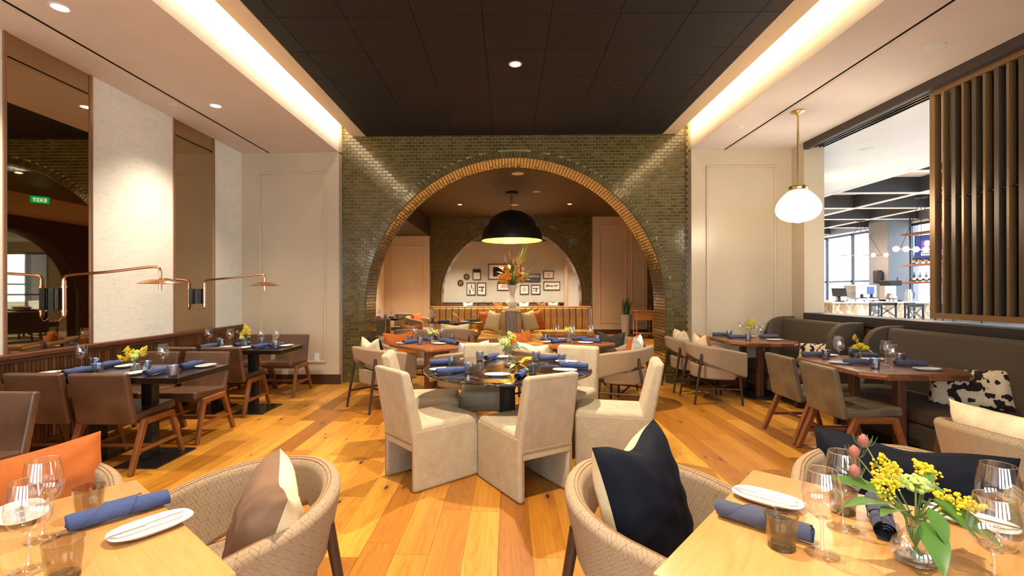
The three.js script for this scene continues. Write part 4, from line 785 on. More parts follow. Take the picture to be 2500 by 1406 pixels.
// --- winged settees on the right
function settee(label, z0, z1) {
  const L = Math.abs(z1 - z0), t = thing('winged_settee', label, 'settee', [3.50, 0, (z0 + z1) / 2]);
  part('plinth', box(0.58, 0.09, L - 0.06, 0.36, 0.045, 0), M.black, t);
  part('seat_base', rbox(0.72, 0.2, L, 0.02, 0.37, 0.19, 0), M.settee, t);
  part('seat', rbox(0.66, 0.15, L - 0.14, 0.045, 0.34, 0.365, 0, 4), M.settee, t);
  part('backrest', rbox(0.13, 0.64, L - 0.1, 0.05, 0, 0.32, 0, 4).rotateZ(-0.09).translate(0.61, 0.40, 0), M.settee, t);
  // wings: extruded side profile, rounded top front
  const s = new THREE.Shape(); s.moveTo(0.78, 0.1); s.lineTo(0.3, 0.1); s.lineTo(0.34, 0.4); s.bezierCurveTo(0.42, 0.56, 0.42, 0.6, 0.40, 0.75); s.bezierCurveTo(0.40, 0.92, 0.46, 1.03, 0.66, 1.035); s.lineTo(0.78, 1.035); s.closePath();
  for (const q of [-1, 1]) part('wing', boxUV(new THREE.ExtrudeGeometry(s, { depth: 0.05, bevelEnabled: true, bevelThickness: 0.018, bevelSize: 0.018, bevelSegments: 4, curveSegments: 10 }).translate(0, 0, -0.025 + q * (L / 2 - 0.02))), M.settee, t);
  for (const q of [-1, 1]) part('leg', box(0.05, 0.09, 0.05, 0.06, 0.045, q * (L / 2 - 0.08)), M.darkWood, t);
}
settee('near winged grey brown settee at the right half wall', -3.5, -5.3);
settee('far winged grey brown settee beside the panelled pier', -5.85, -7.28);
pillow('cowhide pillow at the near end of the near settee', 3.95, 0.60, -4.16, -0.88, 0.47, 0.56, 0.34, 0.15, M.cowhide, M.cowhide, { lean: 0.35, seed: 3, roll: 0.12, pinch: 0.04 });
pillow('cowhide pillow on the far settee behind the taupe chairs', 3.93, 0.61, -6.12, -0.9, 0.43, 0.5, 0.34, 0.15, M.cowhide, M.cowhide, { lean: 0.35, seed: 5, roll: 0.1, pinch: 0.04 });
// --- tan leather booth with middle partition
{
  const t = thing('leather_booth', 'tan leather booth with ribbed back and central partition', 'booth', [0.06, 0, -11.9]), W = 2.0;
  part('booth_core', [lim(-W, W, 0, 1.02, -0.2, -0.06), lim(-0.09, 0.09, 0, 1.02, -0.06, 2.2)], M.paint, t);
  part('cap', [rbox(2 * W + 0.02, 0.03, 0.2, 0.008, 0, 1.035, -0.12), rbox(0.26, 0.03, 2.3, 0.008, 0, 1.035, 1.06)], M.oak, t);
  const g = rbox(0.152, 0.55, 0.09, 0.03, 0, 0.735, -0.01, 3); for (const s of [-1, 1]) { for (let i = 0; i < 11; i++) part('back_channel', g, M.leatherTan, t).position.x = s * (0.29 + i * 0.157); part('side_back', rbox(0.12, 0.58, 2.16, 0.03, s * 0.15, 0.74, 1.1, 3), M.leatherTan, t); part('seat', [rbox(W - 0.22, 0.13, 0.55, 0.03, s * (W / 2 + 0.1), 0.42, 0.28, 3)], M.leatherTan, t); part('seat', [rbox(0.5, 0.13, 1.64, 0.03, s * 0.45, 0.42, 1.38, 3)], M.leatherTan, t); part('seat_base', [lim(s * 0.1, s * W, 0.05, 0.36, 0, 0.5), lim(s * 0.1, s * 0.68, 0.05, 0.36, 0.5, 2.18)], M.leatherTan, t); }
  part('end_panel', [lim(-0.1, 0.1, 0, 1.02, 2.18, 2.22)], M.boothPanel, t); part('panel_moulding', moulding(-0.06, 0.06, 0.3, 0.92, 2.22, 0.015, 0.008), M.boothPanel, t);
  for (const s of [-1, 1]) part('end_bead', [rod([s * W, 0.1, 0.03], [s * W, 1.0, 0.03], 0.012)], M.steel, t);
  const hp = (x, fx, l, m, k) => pillow(l, x, 0.74, -10.85, fx, 0.75, 0.5, 0.5, 0.18, m, m, { lean: 0.3, seed: k, chop: 0.02, roll: x < 0 ? -0.12 : 0.12 });
  hp(-0.33, -0.65, 'houndstooth pillow against the left of the booth partition', M.hounds, 2); hp(0.46, 0.65, 'houndstooth pillow against the right of the booth partition', M.hounds, 4);
  const op = (x, fx, l, k) => pillow(l, x, 0.73, -11.25, fx, 0.8, 0.5, 0.5, 0.17, M.vOrange, M.vOrange, { lean: 0.3, seed: k, roll: 0.1 });
  op(-0.5, -0.45, 'orange pillow behind the left houndstooth pillow', 6); op(0.62, 0.45, 'orange pillow behind the right houndstooth pillow', 8);
}
{ const t = thing('oval_table', 'dark oval table at the left half of the tan booth', 'table', [-1.15, 0, -10.55]); part('table_top', lathe([[0, TH - 0.03], [0.6, TH - 0.03], [0.62, TH - 0.015], [0.61, TH], [0, TH]], 48).scale(1.05, 1, 0.55), M.blackTable, t); part('pedestal', lathe([[0.24, 0], [0.24, 0.015], [0.05, 0.03], [0.045, TH - 0.06], [0.15, TH - 0.031]], 28), M.black, t); }
// --- leather chairs and table deep at the left
blackTable('dark table at the left of the middle room', -4.06, -2.75, -11.75, -12.5);
const GM = 'dark taupe chairs in the middle room';
leatherChair('taupe', 'dark aisle chair with its back turned in the middle room', -2.95, -11.2, 0, -1, GM);
leatherChair('taupe', 'dark wall side chair with its back turned in the middle room', -3.5, -11.2, 0, -1, GM);
leatherChair('taupe', 'dark chair facing the camera at the left of the middle room', -2.95, -13.0, 0, 1, GM);
blackTable('dark table just past the arch at left', -4.06, -2.9, -9.1, -9.8);
leatherChair('taupe', 'dark chair facing the camera just past the arch at left', -2.95, -10.25, 0, 1, GM);
// ================================================================ LAMPS
function sconce(label, z, ex, ez) { // swing arm wall lamp: back box, copper arm, shallow dish
  const o = thing('swing_arm_sconce', label, 'wall lamp', [XL + 0.005, 1.38, z]);
  const dx = ex - (XL + 0.005), dz = ez - z, L = Math.hypot(dx, dz), ux = dx / L, uz = dz / L, a = 0.14;
  part('wall_box', [rbox(0.075, 0.2, 0.11, 0.006, 0.037, 0, 0), box(0.05, 0.2, 0.004, 0.037, 0, 0.06)], M.blackGloss, o);
  part('pivot_tube', [rod([0.1, -0.15, 0], [0.1, 0.17, 0], 0.018, 0.018, 16), rod([0.1, 0.1, 0], [0.1, 0.12, 0], 0.023, 0.023, 16), rod([0.1, -0.12, 0], [0.1, -0.1, 0], 0.023, 0.023, 16)], M.copper, o);
  part('finial', [lathe([[0, -0.175], [0.012, -0.172], [0.018, -0.15], [0.018, -0.14]], 14).translate(0.1, 0, 0), tube([[0.1, -0.16, 0.01], [0.06, -0.2, 0.02], [0.02, -0.17, 0.01]], 0.003, 12, 5)], M.copper, o);
  const y1 = 0.295; part('arm', [tube([[0.1, 0.16, 0], [0.1, 0.19, 0], [0.1 + ux * 0.012, 0.205, uz * 0.012], [0.1 + ux * 0.04, 0.214, uz * 0.04], [0.1 + (dx - 0.1) * 0.5, 0.245, dz * 0.5], [dx - ux * 0.04, y1 - 0.012, dz - uz * 0.04], [dx - ux * 0.012, y1 - 0.022, dz - uz * 0.012], [dx, y1 - 0.05, dz], [dx, 0.16, dz]], 0.0125, 60, 10)], M.copper, o);
  const sh = part('lamp_shade', [lathe([[0.013, 0.19], [0.05, 0.185], [0.12, 0.165], [0.176, 0.137], [0.177, 0.135], [0.12, 0.161], [0.05, 0.181], [0.013, 0.186]], 40).translate(dx, 0, dz)], M.copper, o);
  part('knob', [rod([dx, 0.075, dz], [dx, 0.19, dz], 0.014, 0.014, 14)], M.copper, o); part('led_ring', [lathe([[0.02, 0.172], [0.05, 0.17]], 24).translate(dx, 0, dz)], M.lampGlow2, o);
  spot(ex, 1.38 + 0.165, ez, 1.6, 1.15, WARM);
}
M.lampGlow2 = glow(0xffd9a0, 3);
sconce('copper swing arm wall lamp beside the near bronze mirror', -4.27, -3.05, -4.12);
sconce('copper swing arm wall lamp beside the far bronze mirror', -6.28, -3.16, -6.12);
{ // globe pendant
  const o = thing('globe_pendant', 'white glass globe pendant on a brass stem', 'pendant lamp', [3.49, HS, -5.80]);
  part('ceiling_rose', lathe([[0, 0], [0.075, 0], [0.075, -0.012], [0.03, -0.03], [0.012, -0.05], [0, -0.05]], 28), M.brass, o);
  part('stem', rod([0, -0.91, 0], [0, -0.04, 0], 0.011), M.brass, o);
  part('collar', lathe([[0, -0.89], [0.03, -0.90], [0.1, -0.905], [0.105, -0.91], [0.105, -0.945], [0.095, -0.95], [0.095, -0.96]], 32), M.brass, o);
  const pts = []; for (let i = 0; i <= 26; i++) { const t = i / 26, y = lerp(0.15, -0.235, t), k = clamp((0.15 - y) / 0.27); const r = y > -0.06 ? 0.095 + 0.148 * Math.sin(Math.pow(k, 0.9) * Math.PI / 2 * 1.18) / Math.sin(Math.PI / 2 * 1.0) * (k < 1 ? 1 : 1) : 0.243 * Math.sqrt(Math.max(0, 1 - Math.pow((y + 0.06) / -0.176, 2.3))); pts.push([Math.max(0.0005, Math.min(r, 0.243)), y]); }
  part('lamp_globe', lathe(pts, 48).translate(0, -1.105, 0), M.globeGlow, o);
  const L = new THREE.PointLight(0xffe8c8, 2.6); L.position.set(3.49, HS - 1.2, -5.80); L.castShadow = true; L.shadow.radius = 8; scene.add(L);
}
{ // dome pendant
  const o = thing('dome_pendant', 'large black dome pendant with gold inside behind the arch', 'pendant lamp', [0.09, HC, -11.9]); const y0 = -1.20, r = 0.76, h = 0.76;
  part('canopy', lathe([[0, 0], [0.16, 0], [0.16, -0.035], [0, -0.04]], 32), M.black, o); part('cord', [rod([0, -0.46, 0], [0, -0.03, 0], 0.008), ...[0, 2.1, 4.2].map((a) => rod([Math.cos(a) * 0.12, -0.47, Math.sin(a) * 0.12], [Math.cos(a) * 0.03, -0.05, Math.sin(a) * 0.03], 0.003, 0.003, 5))], M.black, o);
  const dome = (k) => { const p = []; for (let i = 0; i <= 24; i++) { const a = i / 24 * Math.PI / 2; p.push([Math.max(0.001, Math.sin(a) * r * k), y0 + Math.cos(a) * h * k]); } return p; };
  part('lamp_shade', lathe(dome(1), 64), M.blackSatin, o); part('shade_lining', lathe(dome(0.985), 64), M.gold, o); part('rim', lathe([[r * 0.985, y0], [r, y0]], 64), M.black, o);
  part('bulb', ball(0.07, 0, y0 + 0.45, 0), M.pendGlow, o); const L = new THREE.PointLight(0xffe6c0, 18); L.position.set(0.09, HC + y0 + 0.45, -11.9); L.castShadow = true; L.shadow.radius = 3; scene.add(L);
}
// ================================================================ TABLEWARE
// wine glass
const glassBowl = lathe([[0.004, 0.095], [0.018, 0.099], [0.034, 0.112], [0.044, 0.13], [0.047, 0.148], [0.0455, 0.17], [0.041, 0.195], [0.036, 0.22], [0.0355, 0.2215]], 32);
const glassRim = new THREE.TorusGeometry(0.0356, 0.0009, 6, 40).rotateX(Math.PI / 2).translate(0, 0.2215, 0);
const glassStem = lathe([[0, 0.001], [0.038, 0.001], [0.0395, 0.003], [0.03, 0.005], [0.012, 0.009], [0.005, 0.018], [0.0036, 0.04], [0.0036, 0.08], [0.006, 0.093], [0.014, 0.0985], [0.004, 0.0995], [0, 0.1]], 28);
const tumblerG = (() => { const o = [], seg = 40, H = 0.092; const prof = [[0.031, 0.006], [0.033, 0.003], [0.0335, 0.02], [0.037, 0.06], [0.0415, H]], inner = [[0.0395, H], [0.035, 0.055], [0.03, 0.014], [0.0, 0.013]];
  const lobed = (pr) => { const g = lathe(pr, seg), p = g.attributes.position; for (let i = 0; i < p.count; i++) { const x = p.getX(i), y = p.getY(i), z = p.getZ(i), a = Math.atan2(z, x), k = 1 + 0.04 * Math.cos(a * 9) * smooth((H - 0.012 - y) / 0.02); p.setX(i, x * k); p.setZ(i, z * k); } g.computeVertexNormals(); return g; };
  return { wall: merge([lobed(prof), lobed(inner), lathe([[0.0415, H], [0.0405, H + 0.0012], [0.0395, H]], seg)]), base: lathe([[0, 0.0005], [0.0305, 0.0005], [0.0325, 0.004], [0.031, 0.011], [0, 0.0125]], 32) }; })();
const napkinG = (() => { // rolled cloth: spiral strip swept along x with gentle swelling
  const L = 0.235, turns = 3.2, n = 54, rings = []; const prof = (k) => { const a = k * turns * 6.283, r = 0.0055 + 0.0175 * k; return [Math.cos(a) * r * 1.12, Math.sin(a) * r]; };
  for (let j = 0; j <= 12; j++) { const x = (j / 12 - 0.5) * L, sw = 1 + 0.05 * Math.sin(j * 0.9) + 0.03 * Math.sin(j * 2.3), ring = []; for (let i = 0; i <= n; i++) { const [y, z] = prof(i / n); ring.push(V3(x + 0.004 * Math.sin(i * 0.3), z * sw, y * sw)); } for (let i = n; i >= 0; i--) { const [y, z] = prof(i / n), k = 1 - 0.0016 / Math.hypot(y, z); ring.push(V3(x + 0.004 * Math.sin(i * 0.3), z * k * sw, y * k * sw)); } rings.push(ring); }
  const roll = loft(rings, true, false).scale(1.04, 1.18, 1.18).translate(0, 0.0272, 0);
  const fl = []; for (let j = 0; j <= 8; j++) { const t = j / 8, ring = []; for (let i = 0; i <= 14; i++) { const a = lerp(-0.5, 2.4, i / 14), x = lerp(-0.05, 0.035, t) + (a - 1) * 0.022 * (1 - t * 0.3), r = 0.0247; ring.push(V3(x, Math.sin(a) * r, Math.cos(a) * r * 1.12)); } fl.push(ring); }
  const ridge = tube(fl[8].map((p) => [p.x, p.y + 0.0, p.z]), 0.0012, 20, 5); return { roll, fold: [loft(fl, false, false), ridge, tube(fl[0].map((p) => [p.x, p.y, p.z]), 0.0012, 20, 5)].map((g) => g.scale(1.04, 1.18, 1.18).translate(0, 0.0272, 0)) };
})();
const plateG = (() => { const g = lathe([[0, 0.004], [0.3, 0.004], [0.62, 0.003], [0.7, 0.0045], [0.86, 0.011], [0.985, 0.017], [1.0, 0.0185], [0.985, 0.02], [0.86, 0.0145], [0.7, 0.0085], [0.6, 0.0075], [0, 0.0075]], 56), p = g.attributes.position; for (let i = 0; i < p.count; i++) { const x = p.getX(i), z = p.getZ(i), r = Math.hypot(x, z), a = Math.atan2(z, x), c = Math.abs(Math.cos(a)), s = Math.abs(Math.sin(a)), k = 1 / Math.pow(Math.pow(c, 2.7) + Math.pow(s, 2.7), 1 / 2.7); p.setX(i, Math.cos(a) * r * k * 0.105); p.setZ(i, Math.sin(a) * r * k * 0.06); } g.computeVertexNormals(); return g; })();
const knifeG = { handle: bar([-0.085, 0.0225, 0], [0.015, 0.0215, 0], 0.006, 0.011, 0.003), blade: (() => { const s = new THREE.Shape(); s.moveTo(0.012, -0.005); s.lineTo(0.09, -0.006); s.bezierCurveTo(0.105, -0.004, 0.108, 0.002, 0.104, 0.006); s.lineTo(0.012, 0.005); s.closePath(); return new THREE.ExtrudeGeometry(s, { depth: 0.0012, bevelEnabled: false }).rotateX(-Math.PI / 2).translate(0, 0.0205, 0); })() };
const ORD = ['leftmost', 'second from left', 'third from left', 'fourth from left', 'fifth from left', 'sixth from left'];
const protos = {};
function proto(kind, build) { return protos[kind] || null; }
const KINDS = {
  wine_glass: { cat: 'wine glass', text: 'clear stemmed wine glass', build: (g) => { part('bowl', glassBowl, M.glassThin, g); part('rim', glassRim, M.glass, g); part('stem', glassStem, M.glassThin, g); } },
  tumbler: { cat: 'tumbler', text: 'smoky grey fluted tumbler', build: (g) => { part('glass_wall', tumblerG.wall, M.smokeBlue, g); part('glass_base', tumblerG.base, M.smokeBase, g); } },
  tumbler_clear: { name: 'tumbler', cat: 'tumbler', text: 'smoky brown fluted tumbler', build: (g) => { part('glass_wall', tumblerG.wall, M.smoke, g); part('glass_base', tumblerG.base, M.smokeBase, g); } },
  napkin: { name: 'rolled_napkin', cat: 'napkin', text: 'rolled blue cloth napkin', build: (g) => { part('cloth_roll', napkinG.roll, M.napkin, g); part('fold', napkinG.fold, M.napkin, g); } },
  napkin_grey: { name: 'rolled_napkin', cat: 'napkin', text: 'rolled slate blue cloth napkin', build: (g) => { part('cloth_roll', napkinG.roll, M.napkinGrey, g); part('fold', napkinG.fold, M.napkinGrey, g); } },
  plate: { name: 'bread_plate', cat: 'plate', text: 'oblong white bread plate', build: (g) => { part('dish', plateG, M.china, g); } },
};
const KN = { cat: 'butter knife' };
// items: [x, z, turn]
function setTable(place, y, lists) {
  for (const [kind, items] of Object.entries(lists)) {
    const K = KINDS[kind], order = items.map((p, i) => [Math.atan2(p[0], -p[1]), i]).sort((a, b) => a[0] - b[0]);
    order.forEach(([, i], rank) => {
      const [x, z, turn = R(0, 6)] = items[i], n = items.length, which = n === 1 ? '' : n === 2 ? (rank ? 'right one of two ' : 'left one of two ') : ORD[rank] + ' of ' + ['', '', '', 'three', 'four', 'five', 'six'][n] + ' ', label = n === 1 ? `${K.text} ${place}` : `${K.text}, ${which}${place}`;
      const grp = K.cat + ' set ' + place;
      if (protos[kind]) dup(protos[kind], label, [x, y, z], turn, grp);
      else { const g = protos[kind] = thing(K.name || kind, label, K.cat, [x, y, z], turn, grp); K.build(g); }
      if (kind === 'plate' && place.length) { const kl = n === 1 ? `silver butter knife lying on the white plate ${place}` : `silver butter knife on the ${ORD[rank]} plate ${place}`; const kt = turn + R(-0.1, 0.15); if (protos.knife) dup(protos.knife, kl, [x, y, z], kt, 'butter knives ' + place); else { const k = protos.knife = thing('butter_knife', kl, 'knife', [x, y, z], kt, 'butter knives ' + place); part('handle', knifeG.handle, M.steel, k); part('blade', knifeG.blade, M.steel, k); } }
    });
  }
}
// turn so that local +x points along (dx, dz)
const along = (dx, dz) => Math.atan2(-dz, dx);
setTable('on the left foreground table', TH, {
  wine_glass: [[-1.185, -1.155], [-1.295, -1.30]],
  tumbler_clear: [[-1.285, -1.435], [-1.07, -1.125]],
  napkin: [[-1.185, -1.43, along(0.17, -0.20)]],
  plate: [[-1.03, -1.355, along(0.10, -0.15) + Math.PI], [-1.49, -1.43, along(0.6, 0.5)]],
});
setTable('on the right foreground table', TH, {
  wine_glass: [[0.815, -1.255], [0.965, -1.395], [1.10, -1.10], [1.31, -1.30]],
  tumbler_clear: [[0.73, -1.29], [1.035, -1.495]],
  napkin_grey: [[0.735, -1.395, along(0.19, 0.17)], [1.10, -1.43, along(-0.12, 0.19)]],
  plate: [[0.84, -1.565, along(-0.14, -0.13)], [1.36, -1.43, along(0.5, 0.7)]],
});
setTable('on the near black table', TH, {
  wine_glass: [[-3.79, -4.16], [-3.04, -4.14]],
  tumbler: [[-3.70, -4.19], [-3.39, -3.87], [-2.71, -3.80], [-3.10, -4.02]],
  napkin: [[-3.60, -3.93, along(0.05, -0.25)], [-3.64, -4.26, along(0.02, -0.24)], [-2.93, -3.92, along(0.02, -0.25)], [-2.87, -4.26, along(0.02, -0.22)]],
  plate: [[-3.82, -3.88, along(0.1, -1)], [-3.47, -4.27, along(0.1, -1)], [-3.09, -3.89, along(0.1, -1)], [-2.75, -4.28, along(0.1, -1)]],
});
setTable('on the far black table', TH, {
  wine_glass: [[-3.74, -5.88], [-3.44, -5.83], [-3.09, -5.90], [-2.92, -5.96]],
  tumbler: [[-3.66, -5.97], [-3.53, -5.80], [-3.12, -5.97], [-2.76, -5.6]],
  napkin: [[-2.99, -5.68, along(0.05, -0.25)], [-2.86, -5.82, along(0.05, -0.25)], [-3.62, -5.68, along(0.05, -0.25)], [-3.33, -5.9, along(0.05, -0.25)]],
  plate: [[-3.42, -5.68, along(0.1, -1)], [-3.15, -5.66, along(0.1, -1)], [-2.75, -5.86, along(0.1, -1)]],
});
setTable('on the round marble table', TH, {
  tumbler: [[-0.51, -4.31], [-0.33, -3.93], [-0.28, -4.64], [0.27, -4.64], [0.20, -3.90], [0.50, -4.46]],
  napkin: [[-0.61, -4.43, along(0.18, -0.06)], [-0.48, -3.96, along(0.24, -0.12)], [-0.17, -4.80, along(0.10, -0.2)], [0.10, -3.80, along(0.06, -0.22)], [0.42, -4.70, along(0.2, -0.06)], [0.58, -4.24, along(0.24, 0.10)]],
  plate: [[-0.58, -4.10, along(0.22, -0.12)], [-0.09, -3.84, along(1, -0.05)], [-0.06, -4.87, along(1, 0)], [0.55, -4.54, along(1, 0.25)], [0.48, -4.06, along(1, 0.25)]],
});
setTable('on the left brown table', TH, {
  wine_glass: [[-1.27, -6.42], [-1.06, -6.28], [-1.05, -6.55], [-0.90, -6.42]],
  tumbler: [[-1.30, -6.3], [-1.13, -6.06], [-0.98, -6.65], [-0.77, -6.45]],
  napkin: [[-1.27, -6.2, along(0.17, -0.2)], [-0.81, -6.28, along(0.2, 0.15)], [-1.12, -6.5, along(0.17, 0.17)], [-0.72, -6.1, along(0.17, 0.2)]],
  plate: [[-1.36, -6.15, along(0.7, -0.7)], [-0.90, -6.1, along(0.9, 0.5)]],
});
setTable('on the right brown table', TH, {
  wine_glass: [[0.66, -6.58], [0.88, -6.62], [0.82, -6.15], [1.10, -6.42]],
  tumbler: [[0.50, -6.40], [1.18, -6.28]],
  napkin: [[0.66, -6.26, along(0.19, -0.15)], [0.98, -6.6, along(0.2, -0.12)], [1.10, -6.32, along(0.2, 0.12)], [0.56, -6.52, along(0.17, 0.12)]],
  plate: [[0.52, -6.28, along(0.7, -0.7)], [1.0, -6.2, along(0.9, 0.3)], [0.72, -6.66, along(0.9, 0.3)]],
});
setTable('on the near walnut table', TH, {
  wine_glass: [[3.32, -4.86], [3.22, -4.70], [3.45, -4.42], [3.28, -4.14]],
  tumbler: [[3.16, -4.80], [3.55, -4.98], [3.20, -4.22], [3.66, -4.52]],
  napkin_grey: [[3.15, -4.95, along(0.16, 0.05)], [3.60, -4.88, along(0.27, 0.0)], [3.22, -4.43, along(0.16, 0.06)], [3.62, -4.36, along(0.27, 0.05)]],
  plate: [[3.30, -5.0, along(1, 0.1)], [3.10, -4.50, along(0.9, 0.25)], [3.55, -4.72, along(1, 0.1)], [3.58, -4.14, along(1, 0.1)]],
});
setTable('on the far walnut table', TH, {
  wine_glass: [[3.44, -7.14], [3.54, -6.86], [3.37, -6.44]],
  tumbler: [[3.24, -7.05], [3.25, -6.52], [3.75, -7.1]],
  napkin_grey: [[3.18, -7.18, along(0.16, 0.05)], [3.24, -6.82, along(0.25, 0)], [3.72, -6.88, along(0.27, 0.0)]],
  plate: [[3.62, -6.55, along(1, 0.1)], [3.5, -7.02, along(1, 0.1)]],
});
setTable('on the oval booth table', TH, { wine_glass: [[-1.62, -10.5], [-0.75, -10.5]], tumbler_clear: [[-1.7, -10.62], [-0.66, -10.44]], napkin_grey: [[-1.4, -10.35, 0.1], [-0.82, -10.66, 0.1]], plate: [[-0.95, -10.35, 0.2]] });
setTable('on the middle room table', TH, { wine_glass: [[-3.3, -12.1], [-3.0, -12.2]], tumbler: [[-3.1, -11.95], [-2.85, -12.2]], napkin_grey: [[-3.3, -11.95, 1.4], [-2.95, -12.0, 1.4]] });
setTable('on the table past the arch', TH, { napkin_grey: [[-3.2, -9.4, 1.4]], tumbler: [[-3.05, -9.5], [-3.3, -9.6]], plate: [[-3.05, -9.3, 1.5]] });

// ================================================================ FLOWERS
const leafG = (L, W, curl) => { const n = 8, pos = [], uv = [], idx = []; for (let i = 0; i <= n; i++) { const t = i / n, w = W * Math.sin(Math.PI * Math.pow(t, 0.8)) * (1 - t * 0.15) + 0.0005; for (const s of [-1, 0, 1]) { pos.push(s * w / 2, Math.sin(t * 1.2) * 0.12 * L - curl * t * t * L + (s ? 0.10 * w : 0), t * L); uv.push(s, t); } } for (let i = 0; i < n; i++) for (const j of [0, 1]) { const a = i * 3 + j, b = a + 1, c = a + 3, d = b + 3; idx.push(a, c, d, a, d, b); } const g = new THREE.BufferGeometry(); g.setAttribute('position', new THREE.Float32BufferAttribute(pos, 3)); g.setAttribute('uv', new THREE.Float32BufferAttribute(uv, 2)); g.setIndex(idx); g.computeVertexNormals(); return g; };
const LEAF = [leafG(0.10, 0.045, 0.3), leafG(0.07, 0.034, 0.5), leafG(0.13, 0.05, 0.2)];
function cluster(r, n, s, sq = 1) { const l = []; for (let i = 0; i < n; i++) { const a = rnd() * 6.283, c = R(-0.75, 1), q = Math.sqrt(1 - c * c), k = r * Math.pow(rnd(), 0.25); l.push(new THREE.IcosahedronGeometry(s * R(0.7, 1.2), 0).translate(Math.cos(a) * q * k, c * k * sq, Math.sin(a) * q * k)); } return merge(l); }
function spray(L, n, s) { const l = []; for (let i = 0; i < n; i++) { const t = i / n, w = 0.022 * Math.sin(Math.PI * (0.15 + t * 0.85)); for (let k = 0; k < 5; k++) l.push(new THREE.IcosahedronGeometry(s * R(0.7, 1.25), 0).translate(R(-w, w), t * L, R(-w, w) + 0.02 * Math.sin(t * 3))); } return merge(l); }
const BL = { hydr: cluster(0.028, 70, 0.0075, 0.75), spray: spray(0.085, 26, 0.0042), sprayB: spray(0.06, 16, 0.004), pom: cluster(0.018, 40, 0.006) };
const vaseProfiles = {
  bulb: [[0.012, 0.002], [0.04, 0.002], [0.05, 0.012], [0.054, 0.028], [0.048, 0.048], [0.032, 0.068], [0.02, 0.085], [0.017, 0.098], [0.021, 0.112], [0.025, 0.118]],
  cup: [[0.02, 0.002], [0.03, 0.003], [0.034, 0.02], [0.036, 0.05], [0.035, 0.075], [0.037, 0.085]],
  smoke: [[0.02, 0.002], [0.033, 0.003], [0.04, 0.03], [0.044, 0.07], [0.046, 0.115]],
};
// one bouquet: vase thing + bouquet thing
function flowers(place, x, z, o) {
  const vk = o.vase || 'cup', sc = o.sc || 1, neck = vaseProfiles[vk].at(-1);
  const v = thing('flower_vase', `small ${vk === 'smoke' ? 'smoky' : 'clear'} glass flower vase ${place}`, 'vase', [x, TH, z]); v.scale.setScalar(sc);
  part('vase_body', lathe(vaseProfiles[vk], 36), vk === 'smoke' ? M.smokeBlue : M.glassThin, v);
  part('vase_base', lathe([[0, 0.0008], [vaseProfiles[vk][1][0], 0.0008], [vaseProfiles[vk][1][0] + 0.004, 0.008], [vaseProfiles[vk][1][0] - 0.004, 0.014], [0, 0.012]], 30), M.glass, v);
  const b = thing('flower_bouquet', o.label, 'flowers', [x, TH, z], o.turn || 0); b.scale.setScalar(sc);
  const H = neck[1];
  for (const [kind, px, py, pz, k = 1, tx = 0, tz = 0] of o.heads) {
    const end = V3(px, py, pz), mid = V3(px * 0.18, H * 0.95, pz * 0.18);
    const st = part('stem', tube([[-px * 0.12, 0.016, -pz * 0.12], [mid.x * 0.6, mid.y * 0.6, mid.z * 0.6], mid.toArray(), [lerp(mid.x, px, 0.6), lerp(mid.y, py, 0.6), lerp(mid.z, pz, 0.6)], end.toArray()], 0.0022 * k, 18, 5), M.stem, b);
    if (kind === 'leaf') { const L = part('leaf', LEAF[Math.floor(k * 7) % 3], o.dark ? M.greenDark : M.green, b); L.position.copy(end); L.scale.setScalar(k); L.rotation.order = 'YXZ'; L.rotation.set(tx, Math.atan2(px, pz), tz); }
    else if (kind === 'pod') { const p = part('seed_pod', lathe([[0, -0.018], [0.008, -0.014], [0.0135, 0], [0.011, 0.012], [0.003, 0.02], [0, 0.021]], 12), M.pod, b); p.position.copy(end); const w = []; for (let i = 0; i < 12; i++) { const a = i / 12 * 6.283, r = R(0.018, 0.03); w.push(tube([[0, -0.016, 0], [Math.cos(a) * r * 0.7, -0.008, Math.sin(a) * r * 0.7], [Math.cos(a) * r * 1.1, 0.016, Math.sin(a) * r * 1.1]], 0.0006, 6, 3)); } part('bract', w, M.stem, p); }
    else { const m = { hydr: M.lime, spray: M.yellow, sprayB: M.yellow, pom: o.pom || M.lime, yhydr: M.yellow }[kind], h = part('bloom', BL[kind === 'yhydr' ? 'hydr' : kind], m, b); h.position.copy(end); h.scale.setScalar(k); h.rotation.set(tx, R(0, 6), tz); }
  }
}
